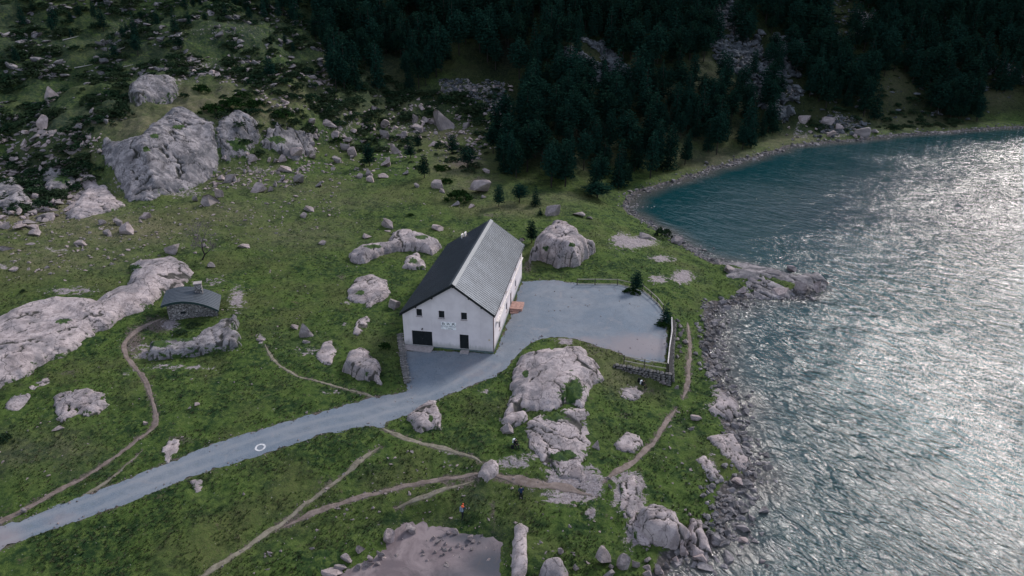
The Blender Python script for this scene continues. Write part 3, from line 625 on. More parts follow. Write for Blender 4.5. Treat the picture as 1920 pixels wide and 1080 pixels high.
mb = MB(); mb.add([(0, 0, 0), (0, BL, 0), (0, BL, top(0)), (0, 0, top(0))], [(3, 2, 1, 0)]).build('wall', M['plaster'], HOUSE)
mb = MB(); mb.box((BW / 2, BL / 2, -.35), (BW + .06, BL + .06, .68)); mb.build('plinth', M['plinth'], HOUSE)
for i, (a, b, c, d) in enumerate(GH):
    wn = MB(); wn.box(((a + c) / 2, .16, (b + d) / 2), (c - a - .01, .04, d - b - .01)); wo_ = wn.build('shutter', M['shutter'], HOUSE)
    s_ = MB(); s_.box(((a + c) / 2, -.05, b - .035), (c - a + .12, .14, .06)); s_.build('window_sill', M['concrete'], HOUSE)
for nm, (a, b, c, d) in (('garage_door', gar), ('door', dor)):
    g_ = MB(); k = 6 if nm == 'garage_door' else 3
    for i in range(k): g_.box((a + (c - a) * (i + .5) / k, .15 + .004 * (i % 2), (b + d) / 2), ((c - a) / k - .02, .05, d - b - .01))
    g_.box(((a + c) / 2, .19, (b + d) / 2), (c - a - .01, .03, d - b - .01)); dd = g_.build(nm, M['shutter'], HOUSE)
    MB().box(((c - .12 if nm == 'door' else (a + c) / 2), .10, 1.0), (.04, .05, .14)).build('handle', M['roof_cap'], dd)
for i, (a, b, c, d) in enumerate(SH_):
    f_ = MB(); yc = (a + c) / 2; X_ = BW - .14
    for (y0, y1, z0, z1) in ((a, a + .07, b, d), (c - .07, c, b, d), (a + .07, c - .07, d - .07, d), (a + .07, c - .07, b, b + .07), (yc - .025, yc + .025, b + .07, d - .07)):
        f_.box((X_, (y0 + y1) / 2, (z0 + z1) / 2), (.06, y1 - y0, z1 - z0))
    wf = f_.build('door' if i == 3 else 'window', M['frame'], HOUSE)
    MB().box((X_ - .04, yc, (b + d) / 2), (.02, c - a - .01, d - b - .01)).build('pane', M['glass'], wf)
    if i != 3: MB().box((BW + .05, yc, b - .03), (.14, c - a + .1, .05)).build('window_sill', M['concrete'], HOUSE)
# corrugated roof slopes
def slope(u0, z0, u1, z1, name):
    n = int((BL + 2 * OG) / .5); L = Vector((u1 - u0, 0, z1 - z0)); nr = Vector((-(z1 - z0), 0, u1 - u0)).normalized(); nr = nr if nr.z > 0 else -nr; V = []; F = []
    ys = []
    for i in range(n):
        y = -OG + (BL + 2 * OG) * i / n; p = (BL + 2 * OG) / n; ys += [(y, 0.), (y + p * .52, 0.), (y + p * .62, .038), (y + p * .9, .038)]
    ys.append((BL + OG, 0.))
    for y, h in ys: V += [Vector((u0, y, z0)) + nr * h, Vector((u1, y, z1)) + nr * h]
    m = len(ys); F = [(2 * i, 2 * i + 1, 2 * i + 3, 2 * i + 2) for i in range(m - 1)]
    mb = MB().add(V, F); t = nr * -.10; a = Vector((u0, -OG, z0)); b = Vector((u1, -OG, z1)); y2 = Vector((0, BL + 2 * OG, 0))
    mb.hexa([a + t, b + t, b + y2 + t, a + y2 + t], [a - nr * .005, b - nr * .005, b + y2 - nr * .005, a + y2 - nr * .005])
    return mb.build(name, M['roof_metal'], HOUSE)
slope(BW + OV, ZRE, UR, ZR, 'roof'); slope(-OV, ZLE, UR, ZR, 'roof')
mb = MB(); y0, y1 = -OG - .03, BL + OG + .03
for s, sl in ((1, sl_r), (-1, sl_l)):
    k = .42; mb.hexa([(UR, y0, ZR + .06), (UR + s * k, y0, ZR + .065 - sl * k), (UR + s * k, y1, ZR + .065 - sl * k), (UR, y1, ZR + .06)], [(UR, y0, ZR + .10), (UR + s * k, y0, ZR + .10 - sl * k), (UR + s * k, y1, ZR + .10 - sl * k), (UR, y1, ZR + .10)])
mb.build('ridge_cap', M['roof_cap'], HOUSE)
for yy in (-OG + .02, BL + OG - .02):
    for ue, ze in ((BW + OV, ZRE), (-OV, ZLE)):
        mb = MB(); mb.hexa([(UR, yy - .03, ZR - .38), (ue, yy - .03, ze - .38), (ue, yy + .03, ze - .38), (UR, yy + .03, ZR - .38)], [(UR, yy - .03, ZR - .07), (ue, yy - .03, ze - .07), (ue, yy + .03, ze - .07), (UR, yy + .03, ZR - .07)]); mb.build('bargeboard', M['dark_wood'], HOUSE)
for u in (1.9, 4.1, 6.88, 8.9, 10.5):
    mb = MB(); mb.box((u, -.16, zroof(u) - .42), (.16, .34, .2)); mb.build('purlin_end', M['dark_wood'], HOUSE)
mb = MB(); mb.tube([(BW + OV + .05, -OG, ZRE - .1), (BW + OV + .05, BL + OG, ZRE - .1)], .07, 8); mb.build('gutter', M['roof_metal'], HOUSE)
mb = MB(); mb.tube([(BW + OV + .02, .06, ZRE - .12), (BW + .07, -.05, ZRE - .55), (BW + .07, -.05, -.05)], .055, 8); mb.build('downpipe', M['pipe'], HOUSE)
v0, z0 = on_side(934, 603, BW + .3); v1, z1 = on_side(945.5, 577.5, BW + .3); v2, z2 = on_side(980, 489, BW + .1)
za = (z0 + z1) / 2
mb = MB(); mb.box((BW + .19, (v0 + v1) / 2, za), (.36, v1 - v0, .24)); mb.build('awning_case', M['awning'], HOUSE)
mb = MB(); mb.box((BW + .09, (v1 + BL) / 2 + .05, za), (.17, BL - v1 + .1, .14)); mb.build('ledge', M['awning'], HOUSE)
mb = MB(); mb.hexa([(-.05, -1.25, -.45), (3.85, -1.2, -.45), (4.0, -.04, -.45), (-.05, -.04, -.45)], [(-.05, -1.25, -.04), (3.75, -1.2, -.08), (4.0, -.04, -.02), (-.05, -.04, -.02)]); mb.build('loading_slab', M['concrete'], HOUSE)
mb = MB(); mb.box(((dor[0] + dor[2]) / 2 + .1, -.40, -.24), (1.1, .7, .34)); mb.build('doorstep', M['concrete'], HOUSE)
dkv = dv; mb = MB()
mb.box((BW + .95, dkv - .2, .0), (1.8, 2.4, .56)); dk = mb.build('deck', M['deck'], HOUSE)
for i in range(2): MB().box((BW + .8, dkv - 1.42 - .3 * i - .15, -.05 - .17 * i), (1.2, .28, .2)).build('step', M['deck'], dk)
for i in range(9): MB().box((BW + .15 + .2 * i, dkv - .2, .292), (.17, 2.44, .02)).build('plank', M['deck'], dk)
u0, z0 = on_gable(826.9, 604); u1, z1 = on_gable(855.4, 617.5); zt, zb = 4.02, 3.05
zt = on_gable(841, 604.2)[1]; zb = on_gable(841, 617.6)[1]
sg = MB().box(((u0 + u1) / 2, -.03, (zt + zb) / 2), (u1 - u0, .05, zt - zb)).build('sign', M['sign_w'], HOUSE)
def text(s, x, y, z, size, mat, parent, ext=.006, name='lettering', sx=1.0):
    c = bpy.data.curves.new(name, 'FONT'); c.body = s; c.size = size; c.extrude = ext; c.align_x = 'CENTER'; c.align_y = 'CENTER'; c.materials.append(mat)
    tmp = bpy.data.objects.new('t', c); COL.objects.link(tmp); dg = bpy.context.evaluated_depsgraph_get(); me = bpy.data.meshes.new_from_object(tmp.evaluated_get(dg)); COL.objects.unlink(tmp); bpy.data.objects.remove(tmp)
    o = bpy.data.objects.new(name, me); COL.objects.link(o); o.parent = parent; o.location = (x, y, z); o.rotation_euler = (math.pi / 2, 0, 0); o.scale = (sx, 1, 1); o['kind'] = 'stuff'; return o
um = (u0 + u1) / 2; hh = zt - zb
text('B A R', um, -.062, zt - hh * .24, .46 * hh, M['sign_k'], sg, sx=1.5); text('RESTAURANT', um, -.062, zt - hh * .58, .30 * hh, M['sign_g'], sg, sx=1.05)
MB().box((um + .25, -.058, zb + hh * .12), (.62, .01, .07 * hh)).build('lettering', M['sign_k'], sg)
u, z = on_gable(917.5, 638.5)
MB().box((u, -.012, z + .12), (.24, .02, .06)).build('trail_mark', M['yellow'], HOUSE); MB().box((u, -.012, z), (.24, .02, .06)).build('trail_mark', M['yellow'], HOUSE)
u, z = on_gable(792, 615.5); l_ = MB(); l_.box((u, -.10, z), (.12, .2, .1)); l_.tube([(u, -.2, z - .02), (u, -.2, z - .14)], [.05, .10], 8); l_.build('wall_lamp', M['dark_wood'], HOUSE)
for k, dx in enumerate((0, .5)):
    uu = 2.6 + dx; MB().box((uu, BL - 1.2, zroof(uu) + .35), (.22, .9, .55), mi=0).build('roof_vent', M['awning'], HOUSE)

# ------------------------------------------------------------------ the stone hut with the arched roof
def mat_rubble():
    t = NT('rubble_masonry'); P = t.obj(); q = t.map(P, (1.0, 1.0, 1.6)); d = t.vor(q, 3.4, 'DISTANCE_TO_EDGE'); c = t.n.new('ShaderNodeTexVoronoi'); c.inputs['Scale'].default_value = 3.4; t.l(q, c.inputs['Vector'])
    g = t.mix(t.rng(c.outputs['Color'], 0, 1), (.20, .19, .19), (.44, .41, .41)); g = t.mix(t.rng(d, .10, .02), g, (.055, .052, .05)); t.col(g); t.bump(t.rng(d, 0, .12), 1., .08); return t.m
M['rubble'] = mat_rubble(); M['hut_roof'] = plain('hut_roof', (.085, .098, .115), .5, .4, .15, metal=.5)
M['hut_fascia'] = plain('hut_fascia', (.022, .045, .045), .7)
ha = H1(318, 602); hb = H1(402, 598); hz = math.atan2(hb[1] - ha[1], hb[0] - ha[0])
hz = R(17); HUT = empty('stone_hut', (ha[0], ha[1], float(ha[2]) + .15), hz); tag(HUT, 'small stone hut with curved metal roof between the pale whaleback rock and path', 'hut')
ARC0 = [(-.55, 2.42), (.1, 2.60), (.8, 2.72), (1.6, 2.76), (2.4, 2.70), (3.2, 2.50), (4.0, 2.25), (4.8, 1.88), (5.5, 1.48), (6.1, 1.06), (6.5, .74)]
_ax = np.array(ARC0); _tt = np.linspace(0, len(ARC0) - 1, 25); _k = np.arange(len(ARC0))
def _cr(c):
    q = np.interp(_tt, _k, c); 
    for _ in range(3): q[1:-1] = (q[:-2] + 2 * q[1:-1] + q[2:]) / 4
    return q
ARC = list(zip(_cr(_ax[:, 0]).tolist(), _cr(_ax[:, 1]).tolist()))
HD = 4.1
def arc_z(x): return float(np.interp(x, [a[0] for a in ARC], [a[1] for a in ARC]))
mb = MB(); xs = [0, .8, 1.6, 2.4, 3.2, 4.0, 4.8, 5.5, 6.1, 6.3]
hole = (1.55, .62, 2.25, 1.02)
panel('wall', (0, 0, 0), (1, 0, 0), (0, -1, 0), [(0, -1.3), (6.3, -1.3)] + [(x, arc_z(x) - .12) for x in xs[::-1]], [hole], M['rubble'], .3, HUT)
MB().box(((hole[0] + hole[2]) / 2, .25, (hole[1] + hole[3]) / 2), (.7, .04, .4)).build('window', M['glass'], HUT)
panel('wall', (0, 0, 0), (0, 1, 0), (-1, 0, 0), [(0, -.8), (HD, -.8), (HD, arc_z(0) - .12), (0, arc_z(0) - .12)], [(1.4, -.1, 2.4, 1.85)], M['rubble'], .3, HUT)
MB().box((.2, 1.9, .87), (.05, 1.0, 1.95)).build('door', M['shutter'], HUT)
MB().add([(0, HD, -.8), (6.3, HD, -.8)] + [(x, HD, arc_z(x) - .12) for x in xs[::-1]], [tuple(range(len(xs) + 2))[::-1]]).build('wall', M['rubble'], HUT)
rf = MB(); y0, y1 = -.55, HD + .4; n = 10; prof = []
for i in range(n):
    p = (y1 - y0) / n; y = y0 + p * i; prof += [(y, 0.), (y + p * .80, 0.), (y + p * .84, .045), (y + p * .96, .045)]
prof.append((y1, 0.)); V = []; F = []
for (x, z) in ARC:
    for (y, h) in prof: V.append((x, y, z + .10 + h))
m = len(prof)
for i in range(len(ARC) - 1):
    for j in range(m - 1): F.append((i * m + j, (i + 1) * m + j, (i + 1) * m + j + 1, i * m + j + 1))
rf.add(V, F); k = len(ARC)
rf.add([(x, y0, z + .098) for x, z in ARC] + [(x, y0 + .0, z - .02) for x, z in ARC] + [(x, y1, z - .02) for x, z in ARC] + [(x, y1, z + .098) for x, z in ARC],
       [(i, i + 1, k + i + 1, k + i) for i in range(k - 1)] + [(k + i, k + i + 1, 2 * k + i + 1, 2 * k + i) for i in range(k - 1)] + [(2 * k + i, 2 * k + i + 1, 3 * k + i + 1, 3 * k + i) for i in range(k - 1)])
rf.build('roof', M['hut_roof'], HUT)
fs = MB(); fs.hexa([(x, y0 - .05, z - .22) for x, z in ARC] + [(x, y0 - .05, z + .08) for x, z in ARC[::-1]], [(x, y0 - .005, z - .22) for x, z in ARC] + [(x, y0 - .005, z + .08) for x, z in ARC[::-1]]); fs.build('fascia', M['hut_fascia'], HUT)
cx, cy = 3.95, 3.0; ch = MB(); zc_ = arc_z(cx); ch.box((cx, cy, zc_ + .55), (.95, .8, 1.9)); co = ch.build('chimney', M['rubble'], HUT)
MB().box((cx, cy, zc_ + 1.56), (1.1, .95, .10)).build('chimney_cap', M['concrete'], co)

# ------------------------------------------------------------------ rock shapes
def ico(sub):
    bm = bmesh.new(); bmesh.ops.create_icosphere(bm, subdivisions=sub, radius=1.0); V = np.array([v.co for v in bm.verts]); F = np.array([[v.index for v in f.verts] for f in bm.faces]); bm.free(); return V, F
ICO = {k: ico(k) for k in (1, 2, 3, 4)}
def n3(V, s, seed): 
    return (fbm(V[:, 0] * s + 3, V[:, 1] * s + seed, 4, seed) + fbm(V[:, 1] * s + 9, V[:, 2] * s - seed, 4, seed + 3) + fbm(V[:, 2] * s + 7, V[:, 0] * s, 4, seed + 6)) / 1.7
def rock_verts(sub, seed, cuts=11, round_=.0, depth=(.34, .70)):
    r = np.random.default_rng(seed); V, F = ICO[sub]; V = V.copy() * 1.15
    for i in range(cuts):
        n = r.normal(size=3); n[2] *= .8; n /= np.linalg.norm(n); d = r.uniform(*depth); q = V @ n; m = q > d
        V[m] -= np.outer((q[m] - d) * (1 - round_), n)
    V = V * (1 + n3(V, 1.3, seed)[:, None] * .05)
    if sub >= 3: V = V * (1 + n3(V, 5, seed + 50)[:, None] * .012)
    V[:, 2] = np.where(V[:, 2] < -.45, -.45, V[:, 2]); V /= np.abs(V).max(0); return V, F
ROCKS = []
def rock_mesh(nm, sub, seed, mat, **k):
    V, F = rock_verts(sub, seed, **k); me = bpy.data.meshes.new(nm); me.from_pydata(V.tolist(), [], F.tolist()); me.materials.append(mat)
    me.update(); 
    return me
ROCKS = [rock_mesh('boulder', 3, 100 + i, M['boulder'], cuts=(7 if i % 2 else 10) + i % 3, round_=.0, depth=((.22, .58) if i % 2 else (.34, .68))) for i in range(12)]
STONES = [rock_mesh('stone', 2, 300 + i, M['boulder'], cuts=9) for i in range(6)]
SCREE = [rock_mesh('scree_stone', 1, 400 + i, M['scree'], cuts=5) for i in range(5)] + [rock_mesh('scree_stone', 2, 420 + i, M['scree'], cuts=8) for i in range(2)]
SHST = [rock_mesh('shore_rock', 1, 500 + i, M['shore_stone'], cuts=3) for i in range(3)] + [rock_mesh('shore_rock', 2, 520 + i, M['shore_stone'], cuts=8) for i in range(3)]
def place_rock(px, py, wpx, hpx, label, group=None, name='boulder', cat='boulder', flat=1.0, mesh=None, rz=None, onz=None):
    p = H1(px, py) if onz is None else at_z(px, py, onz); zc = proj(*p)[2]; wm = wpx * zc / FPX; dm = wm * random.uniform(.7, .95); dep = math.atan2(CAM_H - p[2], math.hypot(p[0], p[1]))
    hm = .80 * min(1.15 * wm, max(.28 * wm, (hpx * zc / FPX - dm * .30 * math.sin(dep)) / math.cos(dep))) * flat
    d = np.array([p[0], p[1]]) / math.hypot(p[0], p[1]); c = np.array([p[0], p[1]]) + d * dm * .35
    o = bpy.data.objects.new(name, mesh or random.choice(ROCKS if wpx > 9 else STONES)); COL.objects.link(o)
    zg = float(ground(c[0], c[1])) if onz is None else onz
    o.location = (c[0], c[1], zg + hm * .22); o.scale = (wm / 2 * 1.03, dm / 2, hm * .78 / 1.0)
    # turn in quarter-ish steps so that the measured width stays across the view
    a = random.uniform(-.25, .25) + (math.pi if random.random() < .5 else 0); o.rotation_euler = (random.uniform(-.06, .06), random.uniform(-.08, .08), a if rz is None else rz)
    tag(o, label, cat, group); return o
BL_ = [  # px, base y, width, height, label
 (97,193,44,40,'large pale tilted boulder highest on the left heath'),(80,242,28,40,'upright boulder with dark base on the heath left of the leaning block'),(175,216,16,32,'narrow standing boulder between heath shrubs'),
 (825,246,54,42,'big pointed boulder with shadowed face above the young pines'),(718,241,27,19,'pale flat-topped boulder left of the big pointed one'),(738,290,27,26,'square-faced pale boulder beside the first small pine'),
 (729,313,32,23,'pale boulder with dark left half just below the square one'),(724,260,19,17,'blocky boulder in the rubble above the square-faced one'),(760,260,22,18,'rounded grey boulder just left of the pointed boulder'),(788,248,28,18,'broad pale boulder touching the pointed boulder'),
 (778,232,15,18,'small pointed stone leaning above the broad pale boulder'),(652,270,28,13,'long flat boulder at the left of the rubble field'),(650,282,20,14,'squat boulder under the long flat one'),(661,292,20,20,'wedge boulder at the bottom of the rubble field'),
 (873,238,15,13,'pale stone standing alone under the dark forest edge'),(815,276,24,12,'low pale slab on the dry grass between two pines'),
 (673,336,17,11,'left stone of the four beside the young pine'),(693,330,17,15,'upper stone of the four beside the young pine'),(695,342,18,14,'lower stone of the four beside the young pine'),(723,334,28,11,'long tilted slab on the grass right of the four stones'),
 (763,329,17,11,'low brown stone on the turf left of the leaning pine'),(820,355,27,21,'dark cracked boulder below the leaning pine'),(829,362,13,12,'small round boulder at the foot of the dark cracked one'),(783,353,14,10,'pale split stone in short grass above the meadow'),
 (907,364,52,36,'large tent-shaped boulder with a black shadowed face'),(914,326,20,11,'grey slab among dark pines above the tent-shaped boulder'),(905,373,14,8,'small stone below the tent-shaped boulder'),
 (727,427,28,23,'pyramid boulder alone on the bright meadow'),(729,433,17,6,'thin flat stone lying under the pyramid boulder'),(685,448,23,12,'low round boulder left of the grooved outcrop'),(857,387,20,12,'shaded boulder at the right end of the low shrub'),
 (885,389,16,8,'flat stone right of the shaded boulder'),(816,434,30,13,'pale flat boulder behind the left roof slope'),
 (394,387,36,27,'biggest boulder of the trio at the meadow edge'),(369,378,15,15,'small pale boulder left of the trio'),(411,371,21,23,'triangular boulder at the back of the trio'),(487,364,36,24,'pinkish split boulder at the end of a short stone row'),
 (508,358,11,12,'first dark stone in the short row right of the pinkish boulder'),(518,351,12,12,'second dark stone in the short row'),(532,342,15,16,'last upright stone of the short row'),(534,322,32,15,'flat rectangular slab above the short stone row'),
 (565,345,27,24,'sharp triangular boulder where the rubble meets the meadow'),(601,350,21,13,'flat pale boulder right of the sharp triangular one'),(430,344,22,19,'pale boulder in the cluster under the cliff'),(441,341,16,14,'dark boulder at the right of the cluster under the cliff'),
 (415,339,17,12,'low boulder at the left of the cluster under the cliff'),(580,396,25,14,'rough low boulder in the mottled pasture'),(568,409,17,11,'smooth stone just below the rough low boulder'),(458,465,27,9,'flat dark-edged stone right of the bare tree'),
 (603,462,19,9,'flat pale stone alone in the upper meadow'),(380,464,14,8,'small pale stone just left of the bare tree'),(562,303,34,28,'tall rounded boulder under the broken crag'),(589,299,17,13,'leaning boulder right of the tall rounded one'),(531,309,20,17,'grey boulder left of the tall rounded one'),
 (476,309,22,18,'faint brownish boulder under the crag'),(423,304,13,10,'small round boulder right of the cliff foot'),(635,307,22,16,'dark boulder at the right end of the rubble foot'),(617,241,32,16,'pale slab boulder on the top of the rubble'),(588,238,18,15,'tilted slab at the left top of the rubble'),
 (632,262,24,15,'dark flat boulder inside the rubble'),(593,263,18,13,'square dark boulder beneath the crag end'),(238,441,32,28,'round white-faced boulder on the left pasture'),(226,426,22,17,'darker boulder touching the round white-faced one'),(272,412,19,14,'blunt boulder right of the pale rock spur'),
 (66,441,27,14,'angular low boulder at far left pasture'),(190,424,19,12,'boulder at the foot of the pale rock spur'),(203,441,20,11,'low stone left of the round white-faced boulder'),(10,472,26,12,'flat slab boulder at the left edge of the picture'),(152,461,24,10,'pale wedge in the left pasture'),
 (25,511,22,8,'sunken pale stone above the whaleback'),(90,506,12,6,'tiny bright stone above the whaleback'),(320,476,40,22,'grey angular block behind the top end of the whaleback'),(400,503,19,13,'white-edged boulder under the bare tree'),(95,398,16,10,'lumpy stone below the dark crag'),(55,459,22,7,'thin flat stone in the left pasture'),
 (576,634,34,30,'big split boulder alone on the meadow left of the house'),(553,616,19,11,'pale flat stone against the big split boulder'),(572,645,20,8,'low rubble block under the big split boulder'),(740,581,26,22,'dark round boulder beside the left wall of the house'),
 (1034,409,32,24,'pale boulder resting behind the giant rounded boulder'),(1087,407,28,11,'long low stone right of the pale boulder behind the giant'),(1106,411,14,7,'small stone at the end of the long low stone'),(979,453,14,10,'round stone between house and dark bush'),
 (1212,450,38,15,'long dark boulder near the lake shore bush'),(1268,457,28,16,'pale boulder at the water edge above the rock spit'),
 (729,1022,27,30,'tall pale boulder on the left bank of the mud pool'),(775,1005,27,21,'rounded pinkish boulder at the top of the mud pool'),(717,1045,15,18,'standing stone at the left corner of the mud pool'),(718,1052,16,8,'flat stone under the standing stone of the mud pool'),
 (675,1036,17,16,'pale oblong stone in the grass left of the mud pool'),(650,1053,24,11,'low pink stone half sunk in the bank'),(641,1068,24,11,'wide stone low on the pool bank'),(627,1082,38,15,'widest slab in the bottom stone row'),(675,1069,19,12,'pale round stone in the bottom stone row'),
 (692,1064,23,12,'dark round stone in the bottom stone row'),(697,1056,15,14,'brown stone at the top of the bottom stone row'),(708,1060,13,9,'small stone near the pool corner'),
 (857,1004,17,12,'white-topped stone at the upper pool edge'),(843,1004,11,9,'small white stone left of the white-topped one'),(880,1014,15,13,'round grey-green stone at the pool edge'),(1049,1042,17,17,'stone balanced above the big pale dome at the bottom'),
 (1078,1072,15,24,'thin triangular slab at the bottom of the grass'),(1135,1062,46,34,'long squared block at the bottom shore'),(1165,1074,30,36,'rounded big boulder right of the long squared block'),(1145,1070,13,16,'small upright stone between block and boulder'),
 (1192,1064,17,22,'leaning slab in the bottom shore rocks'),(1211,1060,20,9,'white-topped slab in the bottom shore rocks'),(1214,1071,22,10,'lower flat slab in the bottom shore rocks'),(1234,1079,22,28,'tall blocky stone at the bottom shore'),(1250,1066,13,14,'dark cube-like stone at the bottom shore'),
 (1266,1056,14,13,'pinkish stone in the bottom shore rocks'),(1281,1044,22,32,'upright slab leaning on the fissured dome'),(1311,1058,32,22,'dark wet block at the waterline below the dome'),(1137,1092,32,20,'boulder cut by the bottom edge'),(1215,1086,26,14,'broad stone at the very bottom of the shore'),
 (1381,909,26,12,'dark wet boulder at the tip of the shore slabs'),(1305,787,24,12,'white-edged boulder on the grass near the shore'),(1297,805,16,8,'smaller pale stone below the white-edged boulder'),
 (951,815,27,24,'dark cracked boulder beside the seated hiker'),(1118,842,18,40,'tall grey rock at the right side of the central slab'),(1270,729,11,8,'pale stone at the foot of the wall corner'),(1241,722,15,8,'flat greenish stone lying under the wall'),
 (1500,102,32,26,'large pale boulder in the dark scree on the far slope'),(1460,112,22,20,'angular pale boulder left of the large one on the far slope'),(1608,254,38,20,'pinkish flat-topped boulder at the far waterline'),(1575,246,26,16,'tilted block left of the pinkish far boulder'),
 (1546,238,34,16,'long block in the far shore rocks'),(1505,235,26,18,'dark block at the left of the far shore rocks'),(1640,252,20,9,'low dark stone right of the pinkish far boulder'),(1555,258,24,14,'rounded stone at the far waterline'),(1016,632,7,6,'small white stone at the edge of the gravel yard'),
 (458,932,6,9,'small white marker stone standing in the lower meadow'),(273,797,12,8,'pale stone in the bend of the left path'),(48,962,16,9,'pale stone where the left path meets the road'),(368,764,14,6,'flat pale stone in the grass below the hut'),(113,809,24,7,'flat stone in front of the left broken outcrop'),
 (490,640,14,30,'flush pale rock strip between hut and house'),(1141,898,9,7,'upper of two white pebbles at the path junction'),(1143,915,9,8,'lower round stone at the path junction'),
]
for a in BL_: place_rock(*a[:4], a[4], mesh=(SCREE[5 + int(a[0]) % 2] if a[0] > 1440 and a[1] < 130 else None), flat=.3 if 'flush' in a[4] or 'thin flat' in a[4] else 1.0)
for (x, y, w_, h_) in ((812,1012,10,9),(825,1011,12,6),(821,1020,12,8),(888,1019,9,7),(898,1020,7,6),(876,1024,7,6),(859,1026,9,9),(868,1030,10,6),(885,1033,7,6),(829,1031,6,9),(793,1037,8,7),(793,1044,9,5),(816,1038,8,7),(834,1034,11,6),(832,1041,7,6),(845,1032,7,8),(828,1044,7,5),(801,1053,9,5),(837,1063,13,5),(835,1022,7,8),(904,1006,6,5),(756,1013,5,4)):
    place_rock(x, y, w_, h_, 'small pale stone lying on the mud flat', 'small stones lying on the mud flat', name='stone', cat='stone', mesh=random.choice(STONES))
place_rock(1391,1020,26,16,'smooth flat boulder awash in the lake near the bottom shore', onz=ZW - .15, flat=.9)
place_rock(1428,1056,16,9,'first dark stone breaking the lake surface', onz=ZW - .1); place_rock(1438,1066,13,9,'second dark stone breaking the lake surface', onz=ZW - .1)
place_rock(1408,914,11,10,'small wet stone just off the shore slabs', onz=ZW - .1)
for (x, y, w_, h_) in ((1274,616,11,11),(1276,632,10,11),(1285,645,13,9),(1274,652,13,10),(1271,639,9,7),(1270,604,9,7),(1276,664,8,8),(1280,622,6,5),(1271,672,8,7)):
    place_rock(x, y, w_, h_, 'rough fallen block on the grass beside the retaining wall', 'fallen blocks beside the retaining wall', name='stone', cat='stone')

# outcrops: bedrock swellings, each its own closed mesh
def outcrop(px, H, label, name='rock_outcrop', mat='bedrock', edge=.5, p=2.2, crack=1.0, cs=2.2, step=.22, seed=1, moss=(), lift=.55, base=None, rough=1.0, cat='rock outcrop', tilt=0.0, steep=1.15):
    cy = np.mean([q[1] for q in px]); P = []
    for (a, b) in px:
        dz = H * lift if b < cy else H * .1
        P.append(hit([a], [b], dz)[0][:2] if base is None else at_z(a, b, base + dz)[:2])
    P = np.array(P); mn, mx_ = P.min(0) - .8, P.max(0) + .8
    xs = np.arange(mn[0], mx_[0], step); ys = np.arange(mn[1], mx_[1], step); X, Y = np.meshgrid(xs, ys)
    wa = min(.95, .10 * float((mx_ - mn).min())); wx = X + fbm(X / 2.1, Y / 2.1, 4, seed) * wa; wy = Y + fbm(X / 2.1 + 9, Y / 2.1, 4, seed + 1) * wa
    d = sdist(wx, wy, P); D = max(d.max(), .5); ew = max(.6, edge * D)
    t = np.clip(d / ew, 0, 1); prof = (1 - (1 - t) ** p) ** (1 / steep)
    big = 1 + .28 * fbm(X / 5.5, Y / 5.5, 3, seed + 20) * rough
    c, s = math.cos(.6 + seed), math.sin(.6 + seed); u = (X * c + Y * s) / cs; v = (-X * s + Y * c) / (cs * 3.0)
    f1, f2 = worley(u + fbm(X, Y, 2, seed + 9) * .18, v + fbm(X + 5, Y, 2, seed + 8) * .18, seed + 3)
    cr = sstep(.085, .0, f2 - f1) * sstep(.25, .5, vnoise(X / 3, Y / 3, seed + 41)); blk = _hash(np.floor(u * .5), np.floor(v * .5), seed)
    g1, g2 = worley(u * 2.7 + 4, v * 2.7 + fbm(X, Y, 2, seed) * .4, seed + 13); cr2 = sstep(.045, .0, g2 - g1) * sstep(.48, .6, vnoise(X / 4, Y / 4, seed + 31))
    h = H * prof * big + np.minimum(prof, .8) * ((blk - .5) * .22 * crack + f1 * -.05 * crack + np.abs(fbm(X / 2.3, Y / 2.3, 4, seed + 5)) * -.17 * rough) - (cr * .28 + cr2 * .18) * crack * sstep(.0, .5, prof)
    if tilt: h += tilt * prof * (Y - Y.mean())
    h = np.where(d > 0, h, -.6 + np.maximum(d, -.5) * 1.0)
    zb = bil(HG, X, Y) if base is None else np.full(X.shape, base)
    Z = zb + h; k = d > -1.0; edge_m = sstep(.9, .0, d) * (.46 if steep < 1.5 and mat == 'bedrock' else (.5 if mat == 'cliff' else .2))
    idx = np.arange(X.size).reshape(X.shape); F = np.stack([idx[:-1, :-1], idx[:-1, 1:], idx[1:, 1:], idx[1:, :-1]], -1).reshape(-1, 4); F = F[k.ravel()[F].all(1)]
    used = np.unique(F); rm = -np.ones(X.size, int); rm[used] = np.arange(len(used)); F = rm[F]; V = np.stack([X, Y, Z], -1).reshape(-1, 3)[used]
    mo = np.zeros(X.shape); PX, PY, _ = proj(X, Y, Z)
    mo = np.maximum(mo, edge_m)
    for (a, b, rx, ry) in moss: mo = np.maximum(mo, np.exp(-(((PX - a) / rx) ** 2 + ((PY - b) / ry) ** 2) * 1.0) * 1.15)
    o = mesh_obj(name, V, F, M[mat], smooth=True, attrs={'crack': np.maximum(cr, cr2 * .8).ravel()[used] * min(1, crack), 'moss': mo.ravel()[used]})
    return tag(o, label, cat)
